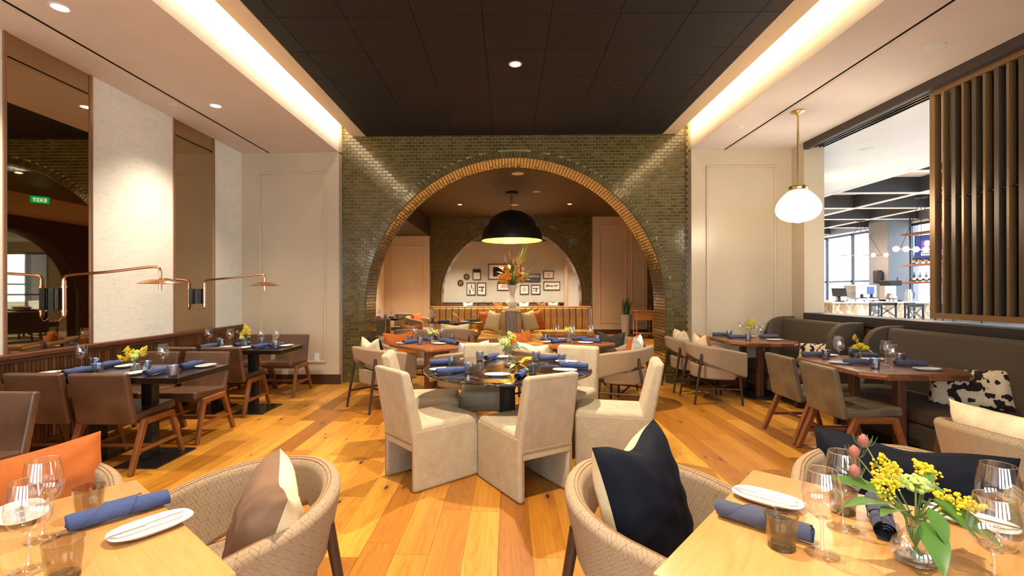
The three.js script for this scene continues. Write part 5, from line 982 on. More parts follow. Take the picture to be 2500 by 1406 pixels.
flowers('on the right foreground table', 1.03, -1.225, { vase: 'bulb', sc: 1.0, label: 'goldenrod, hydrangea and pink seed pods on the right foreground table', heads: [
  ['leaf', -0.035, 0.135, 0.02, 1.15, -0.25, 0.2], ['leaf', 0.02, 0.15, 0.045, 1.0, 0.1], ['leaf', 0.045, 0.14, 0.02, 1.05, -0.2], ['leaf', -0.01, 0.16, 0.05, 0.9, 0.6], ['leaf', 0.03, 0.175, -0.02, 0.9, -0.5], ['leaf', -0.045, 0.155, -0.015, 1.2, -0.3, -0.2], ['leaf', 0.06, 0.12, 0.04, 1.0, 0.4], ['leaf', -0.06, 0.15, 0.01, 1.2, -0.1, 0.1], ['leaf', 0.02, 0.17, 0.02, 1.2, 0.5, 0.3], ['leaf', 0.05, 0.13, -0.03, 1.3, 0.2], ['leaf', -0.02, 0.13, 0.05, 1.3, 0.5], ['leaf', 0.0, 0.19, 0.0, 1.1, -0.6],
  ['hydr', 0.03, 0.185, -0.035, 1.0], ['hydr', -0.015, 0.19, -0.05, 0.85], ['spray', 0.08, 0.15, -0.01, 1.1, 0.2, -1.1], ['spray', 0.06, 0.165, -0.045, 1.1, 0.1, -1.0], ['sprayB', 0.08, 0.14, 0.03, 1.1, 0.4, -1.0], ['spray', -0.06, 0.175, -0.05, 1, -0.2, 0.7], ['sprayB', -0.075, 0.16, -0.02, 1, 0, 0.9], ['sprayB', -0.03, 0.19, -0.075, 1, -0.3, 0.2],
  ['pod', -0.11, 0.205, -0.06, 1], ['pod', -0.035, 0.265, -0.13, 1], ['pod', -0.075, 0.24, -0.11, 0.9] ] });
flowers('on the near black table', -3.29, -4.13, { label: 'yellow goldenrod and green pom bouquet on the near black table', heads: [['spray', -0.05, 0.10, 0.01, 1.1, 0, 0.5], ['spray', 0.06, 0.12, -0.01, 1.2, 0, -0.5], ['spray', -0.02, 0.12, 0.02, 1.1, 0.3, 0.2], ['spray', -0.07, 0.08, 0.0, 1, 0, 0.9], ['hydr', 0.02, 0.12, 0.02, 1.0], ['hydr', 0.0, 0.15, -0.03, 0.9], ['leaf', 0.02, 0.1, 0.03, 0.8], ['leaf', -0.03, 0.1, -0.03, 0.8]] });
flowers('on the far black table', -3.27, -5.86, { label: 'tall yellow goldenrod bouquet on the far black table', heads: [['spray', -0.05, 0.13, 0.01, 1.1, 0, 0.5], ['spray', 0.05, 0.15, -0.01, 1.3, 0, -0.3], ['spray', 0.0, 0.17, 0.02, 1.3, 0, 0.0], ['hydr', -0.03, 0.11, 0.02, 1.0], ['leaf', 0.03, 0.13, 0.02, 0.9], ['pod', -0.1, 0.18, 0, 0.8]] });
flowers('on the round marble table', 0.01, -4.34, { vase: 'bulb', sc: 1.1, dark: true, label: 'lime hydrangea bouquet with dark leaves on the round marble table', heads: [['hydr', -0.035, 0.20, 0.02, 1.45], ['hydr', 0.02, 0.24, -0.01, 1.1], ['leaf', 0.02, 0.19, 0.04, 1.3], ['leaf', 0.05, 0.16, 0.03, 1.3], ['pom', 0.0, 0.27, 0.0, 1], ['leaf', 0.03, 0.17, 0.02, 1], ['leaf', -0.02, 0.15, 0.03, 1], ['leaf', 0.04, 0.2, -0.02, 0.9], ['leaf', -0.035, 0.17, -0.02, 0.9], ['sprayB', 0.045, 0.22, 0.02, 0.8, 0, -0.5]] });
flowers('on the left brown table', -1.0, -6.2, { label: 'pale lime bouquet on the left brown table', heads: [['hydr', -0.02, 0.14, 0.02, 0.9], ['hydr', 0.03, 0.15, -0.01, 0.8], ['leaf', 0.02, 0.12, 0.03, 0.8], ['sprayB', 0.05, 0.13, 0.0, 0.9, 0, -0.4]] });
flowers('on the right brown table', 0.79, -6.26, { vase: 'smoke', label: 'lime green bouquet on the right brown table', heads: [['hydr', -0.03, 0.17, 0.02, 1.0], ['hydr', 0.02, 0.19, -0.01, 0.9], ['sprayB', -0.05, 0.17, 0.0, 0.9, 0, 0.5], ['leaf', 0.02, 0.15, 0.03, 0.9], ['leaf', 0.05, 0.16, 0, 0.9]] });
flowers('on the near walnut table', 3.35, -4.60, { vase: 'bulb', label: 'golden yellow bouquet with green leaves on the near walnut table', heads: [['yhydr', 0, 0.16, 0, 1.15], ['yhydr', 0.02, 0.14, 0.04, 1], ['yhydr', -0.02, 0.14, -0.03, 1], ['spray', -0.01, 0.19, -0.03, 0.9, 0, 0.2], ['leaf', 0.02, 0.12, 0.04, 1], ['leaf', 0.03, 0.12, -0.04, 1], ['leaf', -0.03, 0.14, -0.04, 1], ['pod', -0.07, 0.22, 0.03, 0.9]] });
flowers('on the far walnut table', 3.58, -7.12, { vase: 'bulb', label: 'yellow green bouquet on the far walnut table', heads: [['hydr', 0, 0.17, 0, 1.1], ['spray', -0.04, 0.17, 0, 1.2, 0, 0.4], ['spray', 0.03, 0.18, 0, 1.2, 0, -0.3], ['spray', 0.06, 0.13, 0.02, 1.1, 0, -0.7], ['leaf', 0.03, 0.13, 0.03, 1.2], ['leaf', -0.03, 0.12, 0.02, 1], ['hydr', -0.04, 0.13, 0.02, 0.9]] });
flowers('on the oval booth table', -1.18, -10.5, { label: 'yellow bouquet on the oval booth table', heads: [['yhydr', 0.02, 0.15, 0, 1], ['spray', -0.04, 0.15, 0, 1, 0, 0.4], ['leaf', 0.03, 0.12, 0.02, 1], ['leaf', -0.03, 0.12, 0.02, 1]] });
flowers('on the middle room table', -3.45, -12.1, { label: 'small yellow bouquet at the left of the middle room', heads: [['yhydr', 0.02, 0.15, 0, 1], ['leaf', 0.03, 0.12, 0.02, 1.2], ['leaf', -0.03, 0.14, 0.0, 1.2], ['spray', -0.03, 0.15, 0, 1, 0, 0.4]] });
{ // loose leaves at the foot of the round table vase
  const o = thing('loose_foliage', 'loose yellow and russet leaves around the round table vase', 'foliage', [0.07, TH, -4.17]);
  for (let i = 0; i < 22; i++) { const l = part('leaf', LEAF[i % 3], [M.yellow, M.red, M.twig, M.green, M.lime][i % 5], o); const a = R(-2.6, 1.2), r = R(0.01, 0.06); l.position.set(Math.cos(a) * r, R(0.004, 0.05), -Math.sin(a) * r); l.rotation.order = 'YXZ'; l.rotation.set(R(-0.7, 0.1), a + 1.57, R(-0.4, 0.4)); l.scale.setScalar(R(0.7, 1.2)); }
}
{ // big arrangement on the booth partition
  const y = 1.05, v = thing('urn_vase', 'tall cream ceramic urn on the booth partition', 'vase', [0.09, y, -10.9]);
  part('vase_body', lathe([[0, 0.0], [0.085, 0.0], [0.09, 0.015], [0.06, 0.035], [0.075, 0.05], [0.155, 0.11], [0.16, 0.13], [0.10, 0.18], [0.055, 0.24], [0.05, 0.30], [0.075, 0.40], [0.125, 0.52], [0.118, 0.52], [0.05, 0.32]], 40), M.ceramic, v);
  const b = thing('flower_arrangement', 'tall tropical arrangement of orange, yellow and pink blooms', 'flowers', [0.09, y + 0.5, -10.9]);
  for (let i = 0; i < 60; i++) { const a = R(0, 6.28), e = R(-0.2, 1.2), r = R(0.16, 0.36), p = [Math.cos(a) * Math.cos(e) * r, 0.12 + Math.sin(e) * r * 1.0, Math.sin(a) * Math.cos(e) * r * 0.7]; part('stem', tube([[0, -0.1, 0], [p[0] * 0.4, p[1] * 0.5, p[2] * 0.4], p], 0.005, 8, 4), M.stem, b); const k = i % 6, m = [M.yellow, M.orangeBloom, M.lime, M.red, M.yellow, M.pink][k]; const q = k === 2 || k === 4 ? part('leaf', LEAF[2], k === 2 ? M.green : M.yellow, b) : part('bloom', BL[['hydr', 'pom', '', 'pom', '', 'sprayB'][k]], m, b); q.position.set(...p); q.rotation.order = 'YXZ'; q.rotation.set(-e * 0.8, Math.atan2(p[0], p[2]), R(-0.3, 0.3)); q.scale.setScalar(k === 2 || k === 4 ? R(1.6, 2.4) : R(1.5, 2.2)); }
  part('bloom', BL.hydr, M.orangeBloom, b).position.set(-0.13, 0.2, 0.2); b.children.at(-1).scale.setScalar(3.6);
  for (const [x, h, m] of [[-0.16, 0.62, M.pink], [-0.06, 0.72, M.pink], [0.1, 0.62, M.pink], [0.17, 0.7, M.pink], [0.03, 0.55, M.lime], [-0.03, 0.5, M.red], [0.08, 0.48, M.red]]) { part('stem', tube([[0, -0.1, 0], [x * 0.3, h * 0.5, 0], [x, h, 0]], 0.007, 10, 5), M.lime, b); part('bloom', lathe([[0.001, -0.06], [0.022, -0.02], [0.03, 0.02], [0.012, 0.08], [0.001, 0.11]], 10), m, b).position.set(x, h, 0); }
  for (const [x, h, w] of [[0.42, 1.02, 0.07], [0.30, 0.96, 0.03], [0.36, 0.3, 0.06]]) { const l = part('blade_leaf', leafG(0.42, w, 0.0), M.lime, b); const s = V3(x * 0.55, h * 0.62, 0), d = V3(x, h, 0).sub(s).normalize(); part('stem', tube([[0, -0.1, 0], [x * 0.2, h * 0.35, 0], s.toArray()], 0.007, 10, 5), M.lime, b); l.position.copy(s); l.quaternion.setFromUnitVectors(V3(0, 0, 1), d); }
  for (let i = 0; i < 12; i++) { const a = R(2.2, 4.6); part('twig', tube([[0, 0, 0], [Math.cos(a) * 0.15, R(0.1, 0.3), 0.05], [Math.cos(a) * R(0.25, 0.42), R(0.0, 0.55), R(-0.1, 0.1)]], 0.004, 10, 4), i % 2 ? M.red : M.twig, b); }
  meta(part('partition_slab', rbox(0.42, 0.03, 0.42, 0.006, 0.09, 1.035 + 0.001, -10.9), M.china, scene), 'pale stone slab under the cream urn', 'slab');
}
{ // snake plant and cart
  const p = thing('tall_planter', 'tall tapered grey planter beside the right far wall', 'planter', [3.74, 0, -15.2]); part('pot', lathe([[0, 0], [0.1, 0], [0.12, 0.02], [0.165, 0.4], [0.17, 0.68], [0.155, 0.68], [0.15, 0.6], [0, 0.6]], 32), M.ceramicGrey, p); part('soil', lathe([[0, 0.61], [0.15, 0.61]], 24), M.twig, p);
  const s = thing('snake_plant', 'upright dark green snake plant in the tall planter', 'plant', [3.74, 0.61, -15.2]); for (let i = 0; i < 16; i++) { const l = part('leaf', leafG(R(0.45, 0.72), 0.07, -0.05), M.greenDark, s); l.rotation.order = 'YXZ'; l.rotation.set(-1.57 + R(-0.22, 0.22), R(0, 6.28), R(-0.2, 0.2)); l.position.set(R(-0.09, 0.09), 0, R(-0.09, 0.09)); }
  const c = thing('serving_cart', 'wooden serving cart with ribbed body and lower shelf', 'cart', [4.08, 0, -14.5]); part('cart_body', [box(0.5, 0.26, 0.4, 0, 0.68, 0)], M.tableBrown, c); for (let i = 0; i < 14; i++) part('slat', box(0.028, 0.25, 0.012, -0.234 + i * 0.036, 0.68, 0.206), M.oak, c); part('cart_top', rbox(0.56, 0.025, 0.46, 0.006, 0, 0.83, 0), M.oak, c); part('shelf', rbox(0.52, 0.02, 0.42, 0.006, 0, 0.15, 0), M.oak, c); for (const a of [-1, 1]) for (const q of [-1, 1]) { part('leg', rod([a * 0.24, 0.08, q * 0.19], [a * 0.24, 0.82, q * 0.19], 0.014), M.oak, c); part('caster', new THREE.CylinderGeometry(0.035, 0.035, 0.02, 14).rotateZ(Math.PI / 2).translate(a * 0.24, 0.035, q * 0.19), M.black, c); } part('rail', tube([[-0.26, 0.84, -0.2], [-0.26, 0.93, -0.2], [0.26, 0.93, -0.2], [0.26, 0.84, -0.2]], 0.008, 24, 6), M.brass, c);
}
// ================================================================ PICTURES
const art = {
  dune: (c, w, h) => { c.fillStyle = '#f4f0e8'; c.fillRect(0, 0, w, h); c.fillStyle = '#2b2b2e'; c.fillRect(0, 0, w, h * 0.26); c.beginPath(); c.moveTo(0, h * 0.26); for (let x = 0; x <= w; x += w / 8) c.lineTo(x, h * (0.27 + 0.04 * Math.sin(x * 0.4))); c.lineTo(w, 0); c.lineTo(0, 0); c.fill(); c.strokeStyle = '#9a948c'; for (let i = 1; i < 6; i++) { c.beginPath(); c.moveTo(w * i / 6, h * 0.4); c.lineTo(w * i / 6 + 4, h); c.stroke(); } },
  dark: (c, w, h) => { c.fillStyle = '#efeae2'; c.fillRect(0, 0, w, h); c.fillStyle = '#151416'; c.fillRect(w * 0.13, h * 0.16, w * 0.74, h * 0.68); c.fillStyle = '#5c5750'; for (let i = 0; i < 40; i++) c.fillRect(w * R(0.2, 0.8), h * R(0.4, 0.8), 3, R(3, 16)); },
  lines: (c, w, h) => { c.fillStyle = '#f1ece1'; c.fillRect(0, 0, w, h); c.fillStyle = '#3a3836'; for (let i = 0; i < 7; i++) { c.globalAlpha = R(0.3, 0.8); c.fillRect(w * R(0.15, 0.7), h * R(0.05, 0.6), w * R(0.02, 0.22), h * R(0.1, 0.5)); } c.globalAlpha = 1; c.strokeStyle = '#55504a'; for (let i = 0; i < 9; i++) { c.beginPath(); const x = w * R(0.1, 0.9); c.moveTo(x, h * 0.05); c.lineTo(x, h * 0.95); c.stroke(); } },
  blocks: (c, w, h) => { c.fillStyle = '#f1ece1'; c.fillRect(0, 0, w, h); c.fillStyle = '#4a4744'; c.fillRect(w * 0.1, h * 0.3, w * 0.75, h * 0.12); c.fillRect(w * 0.5, h * 0.3, w * 0.16, h * 0.5); c.fillRect(w * 0.08, h * 0.62, w * 0.6, h * 0.06); c.strokeStyle = '#8a857c'; for (let i = 0; i < 7; i++) { c.beginPath(); c.moveTo(0, h * R(0, 1)); c.lineTo(w, h * R(0, 1)); c.stroke(); } },
  view: (c, w, h) => { c.fillStyle = '#a9abae'; c.fillRect(0, 0, w, h); c.fillStyle = '#5d6064'; c.fillRect(0, h * 0.5, w, h * 0.5); c.fillStyle = '#16171a'; for (let i = 0; i < 60; i++) c.fillRect(w * R(0, 1), h * R(0.42, 0.55), w * 0.04, h * R(0.05, 0.15)); },
  glyph: (c, w, h) => { c.fillStyle = '#eee0c2'; c.fillRect(0, 0, w, h); c.strokeStyle = '#2a2420'; c.lineWidth = 4; for (let i = 0; i < 9; i++) { const x = w * R(0.15, 0.8), y = h * R(0.2, 0.75); c.beginPath(); c.moveTo(x, y); c.lineTo(x + R(-28, 28), y + R(-20, 20)); c.lineTo(x + R(-28, 28), y + R(-20, 20)); c.stroke(); } },
  row: (c, w, h) => { c.fillStyle = '#f3e8d2'; c.fillRect(0, 0, w, h); c.fillStyle = '#3a2418'; for (let i = 0; i < 9; i++) { const x = w * (0.14 + i * 0.09), y = h * 0.5; c.beginPath(); c.ellipse(x, y + R(-6, 6), R(4, 8), R(10, 24), R(-0.4, 0.4), 0, 7); c.fill(); } },
  faint: (c, w, h) => { c.fillStyle = '#f0ebe0'; c.fillRect(0, 0, w, h); c.fillStyle = '#cbbfa9'; c.fillRect(w * 0.25, h * 0.22, w * 0.5, h * 0.5); c.fillStyle = '#8b8172'; for (let i = 0; i < 14; i++) c.fillRect(w * R(0.28, 0.7), h * R(0.25, 0.68), 4, 4); },
  wood: (c, w, h) => { c.fillStyle = '#c98b4a'; c.fillRect(0, 0, w, h); c.fillStyle = '#8a5526'; c.beginPath(); c.ellipse(w / 2, h * 0.55, w * 0.16, h * 0.24, 0, 0, 7); c.fill(); },
};
function picture(label, x, y, w, h, kind) {
  const o = thing('framed_picture', label, 'picture', [x, y, -23.5], 0, 'framed pictures on the far wall'), f = 0.035;
  part('picture_frame', [lim(-w / 2, w / 2, h / 2 - f, h / 2, 0, 0.04), lim(-w / 2, w / 2, -h / 2, -h / 2 + f, 0, 0.04), lim(-w / 2, -w / 2 + f, -h / 2 + f, h / 2 - f, 0, 0.04), lim(w / 2 - f, w / 2, -h / 2 + f, h / 2 - f, 0, 0.04)], M.frameDark, o);
  const t = canvasTex(192, Math.round(192 * h / w), art[kind]); const p = part('print', new THREE.PlaneGeometry(w - f * 2, h - f * 2).translate(0, 0, 0.015), S({ map: t, roughness: 0.6 }), o);
  part('backing', [lim(-w / 2 + f, w / 2 - f, -h / 2 + f, h / 2 - f, 0, 0.01)], M.black, o);
}
function roundPic(label, x, y, r) { const o = thing('wall_disc', label, 'picture', [x, y, -23.5], 0, 'round wooden discs on the far wall'); part('picture_frame', new THREE.TorusGeometry(r, 0.03, 8, 32).translate(0, 0, 0.03), M.frameDark, o); part('disc', new THREE.CircleGeometry(r, 28).translate(0, 0, 0.02), M.leatherTan, o); part('centre_motif', ball(r * 0.4, 0, -r * 0.1, 0.02, 0.8, 1, 0.2), M.chairWood, o); }
picture('picture with white columns under a dark top, upper left', -1.56, 2.23, 0.4, 0.52, 'dune');
picture('large white matted dark picture behind the flowers', -0.18, 2.37, 1.61, 0.76, 'dark');
picture('left of two vertical line pictures', -1.84, 1.53, 0.44, 0.62, 'lines');
picture('right of two vertical block pictures', -1.32, 1.53, 0.44, 0.62, 'blocks');
picture('small landscape picture half hidden by the urn', -0.2, 1.64, 0.69, 0.38, 'faint');
picture('wide grey landscape picture right of the flowers', 1.17, 2.06, 0.81, 0.41, 'view');
picture('small tan glyph picture at the upper right', 1.98, 2.22, 0.51, 0.39, 'glyph');
picture('wide picture with a row of seed shapes at right', 2.14, 1.67, 0.81, 0.42, 'row');
picture('small white picture right of the urn', 0.79, 1.49, 0.44, 0.47, 'faint');
picture('small white picture with dots, second right of the urn', 1.35, 1.49, 0.45, 0.47, 'blocks');
roundPic('upper round wooden disc on the far wall', -2.06, 2.13, 0.12);
roundPic('lower round wooden disc on the far wall', -2.36, 1.83, 0.12);
// banquette, pillows and place settings under the pictures
{
  const b = thing('banquette', 'dark leather banquette under the picture wall', 'banquette', [-0.7, 0, -22.95]); part('seat', rbox(6.4, 0.14, 0.6, 0.03, 0, 0.41, 0), M.leather, b); part('seat_base', box(6.4, 0.34, 0.56, 0, 0.17, 0), M.darkWood, b); part('backrest', rbox(6.4, 0.32, 0.1, 0.03, 0, 0.64, -0.28), M.leather, b);
  [-1.25, 1.55].forEach((x, i) => { const t = thing('dining_table', ['left', 'right'][i] + ' small table under the picture wall', 'table', [x, 0, -22.1], 0, 'tables under the pictures'); part('table_top', rbox(1.3, 0.04, 0.7, 0.006, 0, TH - 0.02, 0), M.blackTable, t); part('post', rod([0, 0.02, 0], [0, TH - 0.04, 0], 0.05), M.black, t); part('base_plate', lathe([[0, 0], [0.3, 0], [0.3, 0.02], [0, 0.02]], 24), M.black, t); });
  setTable('on the left picture wall table', TH, { wine_glass: [[-1.7, -22.1], [-1.1, -22.0], [-0.8, -22.2]], tumbler: [[-1.4, -22.0], [-0.95, -22.1]] });
  setTable('on the right picture wall table', TH, { wine_glass: [[1.2, -22.1], [1.6, -22.0], [1.9, -22.2]], tumbler: [[1.35, -22.0], [1.75, -22.1]] });
  flowers('on the left picture wall table', -1.25, -22.1, { label: 'tiny green bouquet under the pictures at left', heads: [['hydr', 0, 0.16, 0, 1.2], ['leaf', 0.03, 0.15, 0, 1.2]] }); flowers('on the right picture wall table', 1.5, -22.15, { label: 'tiny green bouquet under the pictures at right', heads: [['hydr', 0, 0.16, 0, 1.2], ['leaf', 0.03, 0.15, 0, 1.2]] });
  [[-1.95, M.ivory, 'white pillow on the banquette at the left of the far room'], [-0.5, M.vOrange, 'orange pillow on the banquette behind the urn'], [0.75, M.ivory, 'white pillow on the banquette right of the urn'], [2.15, M.cream, 'cream pillow on the banquette at the right of the far room'], [1.6, M.vOrange, 'orange pillow on the banquette at the right of the far room']].forEach(([x, m, l], i) => pillow(l, x, 0.68, -22.95, 0, 1, 0.5, 0.42, 0.16, m, m, { seed: i + 20, lean: 0.2, chop: 0.03 }));
}
// ================================================================ SLATTED SCREEN
{
  const o = thing('slatted_screen', 'tall sliding wooden fin screen hanging in the right opening', 'screen', [4.43, 0, 0]); const z0 = -5.05, z1 = -2.4, y0 = 1.155, y1 = 3.5, d = 0.07;
  part('screen_frame', [lim(-d / 2, d / 2, y0, y1, z0, z0 + 0.06), lim(-d / 2, d / 2, y0, y1, z1 - 0.06, z1)], M.screenFrame, o); part('screen_frame', [lim(-d / 2, d / 2, y1 - 0.05, y1, z0 + 0.06, z1 - 0.06)], M.screenFrame, o); part('screen_frame', [lim(-d / 2, d / 2, y0, y0 + 0.055, z0 + 0.06, z1 - 0.06)], M.screenFrame, o);
  const finWide = box(0.05, y1 - y0 - 0.106, 0.042), fin = box(0.064, y1 - y0 - 0.106, 0.022), n = 24; for (let i = 0; i < n; i++) part('fin', i % 2 ? finWide : fin, i % 2 ? M.screenFin : M.screenFrame, o).position.set(0, (y0 + y1) / 2, z0 + 0.15 + i * 0.104);
  part('cross_rod', [rod([0, 2.36, z0 + 0.05], [0, 2.36, z1 - 0.05], 0.009, 0.009, 8)], M.black, o);
  part('roller', [lim(-0.02, 0.02, y1, y1 + 0.05, z0 + 0.2, z0 + 0.32), lim(-0.02, 0.02, y1, y1 + 0.05, z1 - 0.4, z1 - 0.28)], M.black, o);
  const p = thing('slatted_screen', 'second dark fin screen stacked behind the first', 'screen', [4.53, 0, 0]); part('screen_frame', [lim(-0.03, 0.03, y0, y1, z0 + 0.12, z0 + 0.17), lim(-0.03, 0.03, y0, y1, z1 - 0.05, z1), lim(-0.03, 0.03, y1 - 0.05, y1, z0 + 0.17, z1 - 0.05), lim(-0.03, 0.03, y0, y0 + 0.05, z0 + 0.17, z1 - 0.05)], M.screenFin, p);
  const f2 = box(0.06, y1 - y0 - 0.1, 0.03); for (let i = 0; i < 11; i++) part('fin', f2, M.screenFin, p).position.set(0, (y0 + y1) / 2, z0 + 0.3 + i * 0.208);
  part('roller', [lim(-0.02, 0.02, y1, y1 + 0.05, z0 + 0.3, z0 + 0.42)], M.black, p);
  const q = thing('slatted_screen', 'third dark blue panel screen at the back of the stack', 'screen', [4.6, 0, 0]); part('panel', [lim(-0.008, 0.008, y0 + 0.02, y1 - 0.02, z0 + 0.04, z1)], M.navyPanel, q); part('roller', [lim(-0.006, 0.006, y1 - 0.02, y1 + 0.05, z0 + 0.4, z0 + 0.5)], M.black, q);
}
// ================================================================ CAFE
{
  const ct = thing('bar_counter', 'cafe counter with veined stone front', 'counter', [10.1, 0, -13.4]);
  part('counter_front', box(2.6, 1.08, 0.6, 0, 0.54, 0), M.stone, ct); part('counter_top', rbox(2.75, 0.05, 0.75, 0.008, 0, 1.105, 0), M.china, ct);
  const cb = thing('back_counter', 'white back counter under the cafe windows', 'counter', [11.9, 0, -18.2]); part('cabinet', box(0.7, 1.0, 3.9, 0, 0.5, 0), M.white, cb); part('counter_top', rbox(0.8, 0.05, 4.0, 0.008, 0, 1.03, 0), M.china, cb);
  const y = 1.131;
  { const m = thing('espresso_machine', 'steel espresso machine on the cafe counter', 'coffee machine', [9.72, y, -13.35], 0.1); part('housing', rbox(0.62, 0.36, 0.42, 0.03, 0, 0.27, 0), M.steelSatin, m); part('drip_tray', box(0.58, 0.05, 0.4, 0, 0.06, 0.06), M.steel, m); part('front_panel', box(0.2, 0.2, 0.01, 0.12, 0.3, 0.215), M.bluePanel, m); for (const s of [-1, 1]) part('group_head', [rod([s * 0.14, 0.2, 0.22], [s * 0.14, 0.1, 0.22], 0.03), rod([s * 0.14, 0.11, 0.22], [s * 0.14, 0.1, 0.36], 0.012)], M.black, m); for (const a of [-0.26, 0.26]) for (const b of [-0.15, 0.15]) part('foot', rod([a, 0, b], [a, 0.04, b], 0.02), M.black, m); }
  { const m = thing('coffee_grinder', 'coffee grinder with clear hopper on the cafe counter', 'grinder', [9.2, y, -13.35]); part('body', rbox(0.18, 0.3, 0.22, 0.02, 0, 0.15, 0), M.steelSatin, m); part('hopper', lathe([[0.05, 0.3], [0.1, 0.42], [0.1, 0.44]], 20), M.smoke, m); part('lid', lathe([[0, 0.45], [0.105, 0.44]], 20), M.black, m); }
  { const m = thing('coffee_brewer', 'black and steel coffee brewer right of the espresso machine', 'coffee machine', [10.55, y, -13.35]); part('tower', box(0.3, 0.5, 0.2, 0, 0.25, -0.1), M.steelSatin, m); part('head', rbox(0.32, 0.14, 0.4, 0.02, 0, 0.5, 0), M.black, m); part('warmer', box(0.3, 0.04, 0.4, 0, 0.02, 0), M.black, m); part('jug', lathe([[0, 0.04], [0.08, 0.04], [0.09, 0.12], [0.06, 0.2], [0.065, 0.22]], 20).translate(0, 0, 0.08), M.steel, m); part('lever', rod([0.1, 0.57, 0.1], [0.1, 0.66, 0.12], 0.012), M.black, m); }
  { const m = thing('cash_register', 'dark touch screen register at the left of the cafe counter', 'register', [8.98, y, -13.1], -0.3); part('stand', [box(0.2, 0.02, 0.2, 0, 0.01, 0), bar([0, 0.02, 0], [0, 0.18, -0.04], 0.05, 0.03)], M.black, m); part('touch_screen', rbox(0.34, 0.24, 0.03, 0.01, 0, 0, 0).rotateX(-0.4).translate(0, 0.25, 0), M.blackGloss, m); }
  { const m = thing('water_jug', 'steel water jug at the right end of the cafe counter', 'jug', [11.0, y, -13.3]); part('jug_body', lathe([[0, 0], [0.08, 0], [0.085, 0.02], [0.08, 0.25], [0.05, 0.3], [0.055, 0.33]], 20), M.steelSatin, m); part('handle', tube([[0.07, 0.25, 0], [0.14, 0.24, 0], [0.14, 0.1, 0], [0.08, 0.06, 0]], 0.01, 16, 6), M.black, m); }
  for (let i = 0; i < 6; i++) { const m = thing('coffee_cup', ['first', 'second', 'third', 'fourth', 'fifth', 'sixth'][i] + ' white cup from the left along the cafe counter', 'cup', [9.22 + i * 0.11 + (i > 2 ? 0.7 : 0), y, -13.08]); part('cup_body', lathe([[0, 0], [0.025, 0], [0.036, 0.06], [0.033, 0.06], [0.022, 0.006], [0, 0.006]], 14), M.china, m); part('handle', new THREE.TorusGeometry(0.014, 0.004, 5, 10).translate(0.042, 0.033, 0), M.china, m); }
  { const m = thing('host_stand', 'white sanitizer stand in front of the cafe counter', 'stand', [9.55, 0, -12.6]); part('post', rbox(0.2, 1.1, 0.12, 0.02, 0.1, 0.6, 0), M.white, m); part('dispenser', rbox(0.1, 0.25, 0.1, 0.02, -0.06, 1.0, 0), M.greyMetal, m); part('base', box(0.4, 0.03, 0.4, 0.08, 0.02, 0), M.white, m); }
  { const m = thing('wall_speaker', 'black bracket speaker beside the grey column', 'speaker', [11.62, 1.85, -15.2]); part('cabinet', rbox(0.2, 0.42, 0.2, 0.05), M.black, m); part('bracket', box(0.1, 0.05, 0.05, 0.12, 0, 0), M.black, m); }
  // bar shelves with television and bottles
  const sh = thing('bar_shelves', 'orange backed bar shelving before the second cafe window', 'shelves', [11.7, 0, -13.1]);
  for (const yy of [1.65, 2.15, 3.05]) part('shelf', rbox(0.35, 0.05, 2.2, 0.008, 0, yy, 0), M.shelfWood, sh); part('back_panel', [lim(0.14, 0.17, 2.25, 2.42, -1.0, 1.1), lim(0.14, 0.17, 2.82, 2.98, -1.0, 1.1)], M.shelfWood, sh); for (const z of [-1.05, 0.0, 1.05]) part('upright', rod([0.05, 0, z], [0.05, 3.6, z], 0.02, 0.02, 8), M.black, sh);
  const tv = thing('television', 'wall television showing a purple broadcast picture', 'television', [11.58, 2.62, -13.0], -Math.PI / 2 + 0.35); part('tv_case', rbox(1.15, 0.66, 0.05, 0.01), M.blackGloss, tv);
  const ts = canvasTex(256, 144, (c, w, h) => { c.fillStyle = '#2f3f78'; c.fillRect(0, 0, w, h); c.fillStyle = '#7a4fb0'; c.fillRect(w * 0.12, h * 0.2, w * 0.3, h * 0.6); c.fillStyle = '#d8c4b8'; c.beginPath(); c.ellipse(w * 0.25, h * 0.35, 18, 22, 0, 0, 7); c.fill(); c.fillStyle = '#f4f4fa'; c.fillRect(w * 0.12, h * 0.74, w * 0.8, h * 0.14); c.fillStyle = '#33343c'; for (let i = 0; i < 14; i++) c.fillRect(w * 0.15 + i * 11, h * 0.78, 8, 7); });
  part('tv_screen', new THREE.PlaneGeometry(1.1, 0.61).translate(0, 0, 0.0262), S({ color: C(0, 0, 0), emissive: C(1, 1, 1), emissiveMap: ts, emissiveIntensity: 1.0, roughness: 0.3 }), tv);
  const bg = lathe([[0, 0], [0.036, 0], [0.038, 0.01], [0.038, 0.17], [0.014, 0.22], [0.013, 0.28], [0, 0.28]], 12); let bp = null;
  for (const [si, yy] of [[0, 1.676], [1, 2.176]]) for (let i = 0; i < 9; i++) { const l = `${ORD[i] || ['seventh', 'eighth', 'ninth'][i - 6] + ' from left'} bottle on the ${si ? 'upper' : 'lower'} bar shelf`; const pos = [11.74, yy, -14.0 + i * 0.2]; if (bp) { const b = dup(bp, l, pos, 0, 'bottles on the bar shelves'); } else { bp = thing('bottle', l, 'bottle', pos, 0, 'bottles on the bar shelves'); part('bottle_glass', bg, M.smokeBase, bp); part('label_band', lathe([[0.0385, 0.05], [0.0385, 0.12]], 12), M.plate, bp); } }
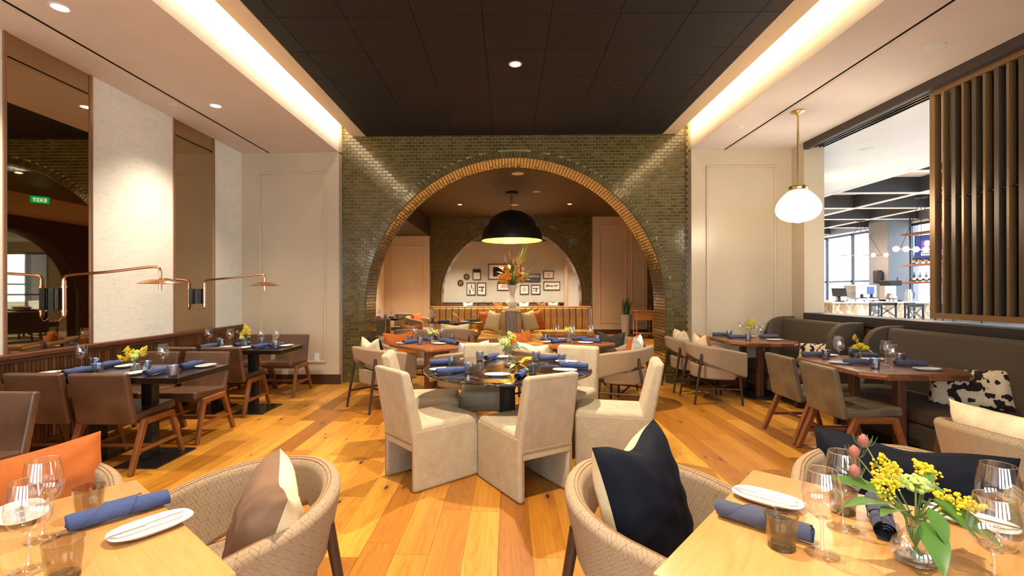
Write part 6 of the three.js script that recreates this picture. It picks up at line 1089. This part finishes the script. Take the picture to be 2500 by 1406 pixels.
  // bar stools with crossed backs
  let st = null; [[8.72, -11.2, 'first'], [9.28, -11.7, 'second'], [9.12, -10.6, 'third'], [9.85, -11.6, 'fourth'], [9.7, -10.6, 'fifth']].forEach(([x, z, w], i) => {
    const l = `black cross back bar stool, ${w} from left beyond the half wall`; if (st) return dup(st, l, [x, 0, z], [0.3, -0.2, 0.15, 0.4, -0.1][i], 'cross back bar stools');
    st = thing('bar_stool', l, 'stool', [x, 0, z], 0.3, 'cross back bar stools'); part('seat', rbox(0.42, 0.05, 0.4, 0.02, 0, 0.72, 0), M.black, st);
    for (const s of [-1, 1]) { part('leg', bar([s * 0.2, 0, 0.2], [s * 0.18, 0.7, 0.17], 0.03, 0.03), M.black, st); part('leg', bar([s * 0.2, 0, -0.2], [s * 0.18, 1.12, -0.2], 0.03, 0.03), M.black, st); part('cross_slat', bar([-s * 0.17, 0.8, -0.2], [s * 0.17, 1.06, -0.2], 0.03, 0.012), M.frameGrey, st); }
    part('top_rail', rbox(0.42, 0.07, 0.03, 0.01, 0, 1.1, -0.2), M.black, st); part('foot_rail', [bar([-0.2, 0.25, 0.19], [0.2, 0.25, 0.19], 0.025, 0.025), bar([-0.2, 0.25, -0.2], [0.2, 0.25, -0.2], 0.025, 0.025)], M.black, st);
  });
  // linear chandeliers of glass balls
  const chand = (label, x, z, y, n, dx, dz, L) => {
    const o = thing('ball_chandelier', label, 'chandelier', [x, 0, z]); part('ceiling_rose', lathe([[0, 3.6], [0.12, 3.6], [0.12, 3.57], [0, 3.56]], 20), M.black, o);
    part('wire', [rod([0, 3.57, 0], [-dx * L * 0.4, y + 0.03, -dz * L * 0.4], 0.006, 0.006, 5), rod([0, 3.57, 0], [dx * L * 0.4, y + 0.03, dz * L * 0.4], 0.006, 0.006, 5), rod([0, 3.57, 0], [0, y + 0.02, 0], 0.006, 0.006, 5)], M.black, o); part('bar', [rod([-dx * L / 2, y, -dz * L / 2], [dx * L / 2, y, dz * L / 2], 0.015, 0.015, 8)], M.brass, o);
    for (let i = 0; i < n; i++) { const t = (i / (n - 1) - 0.5) * L; part('lamp_ball', ball(0.065, dx * t, y, dz * t, 1, 1, 1, 16, 12), M.bulbGlow, o); } const P0 = new THREE.PointLight(0xffc890, 3); P0.position.set(x, y - 0.15, z); scene.add(P0);
  };
  chand('farther ball chandelier hanging before the cafe windows', 10.95, -15.0, 2.52, 5, 0.98, 0.2, 1.35); chand('nearer ball chandelier left of the slatted screen', 9.55, -11.2, 2.38, 6, 0.98, -0.2, 1.4);
}
renderer.render(scene, camera);
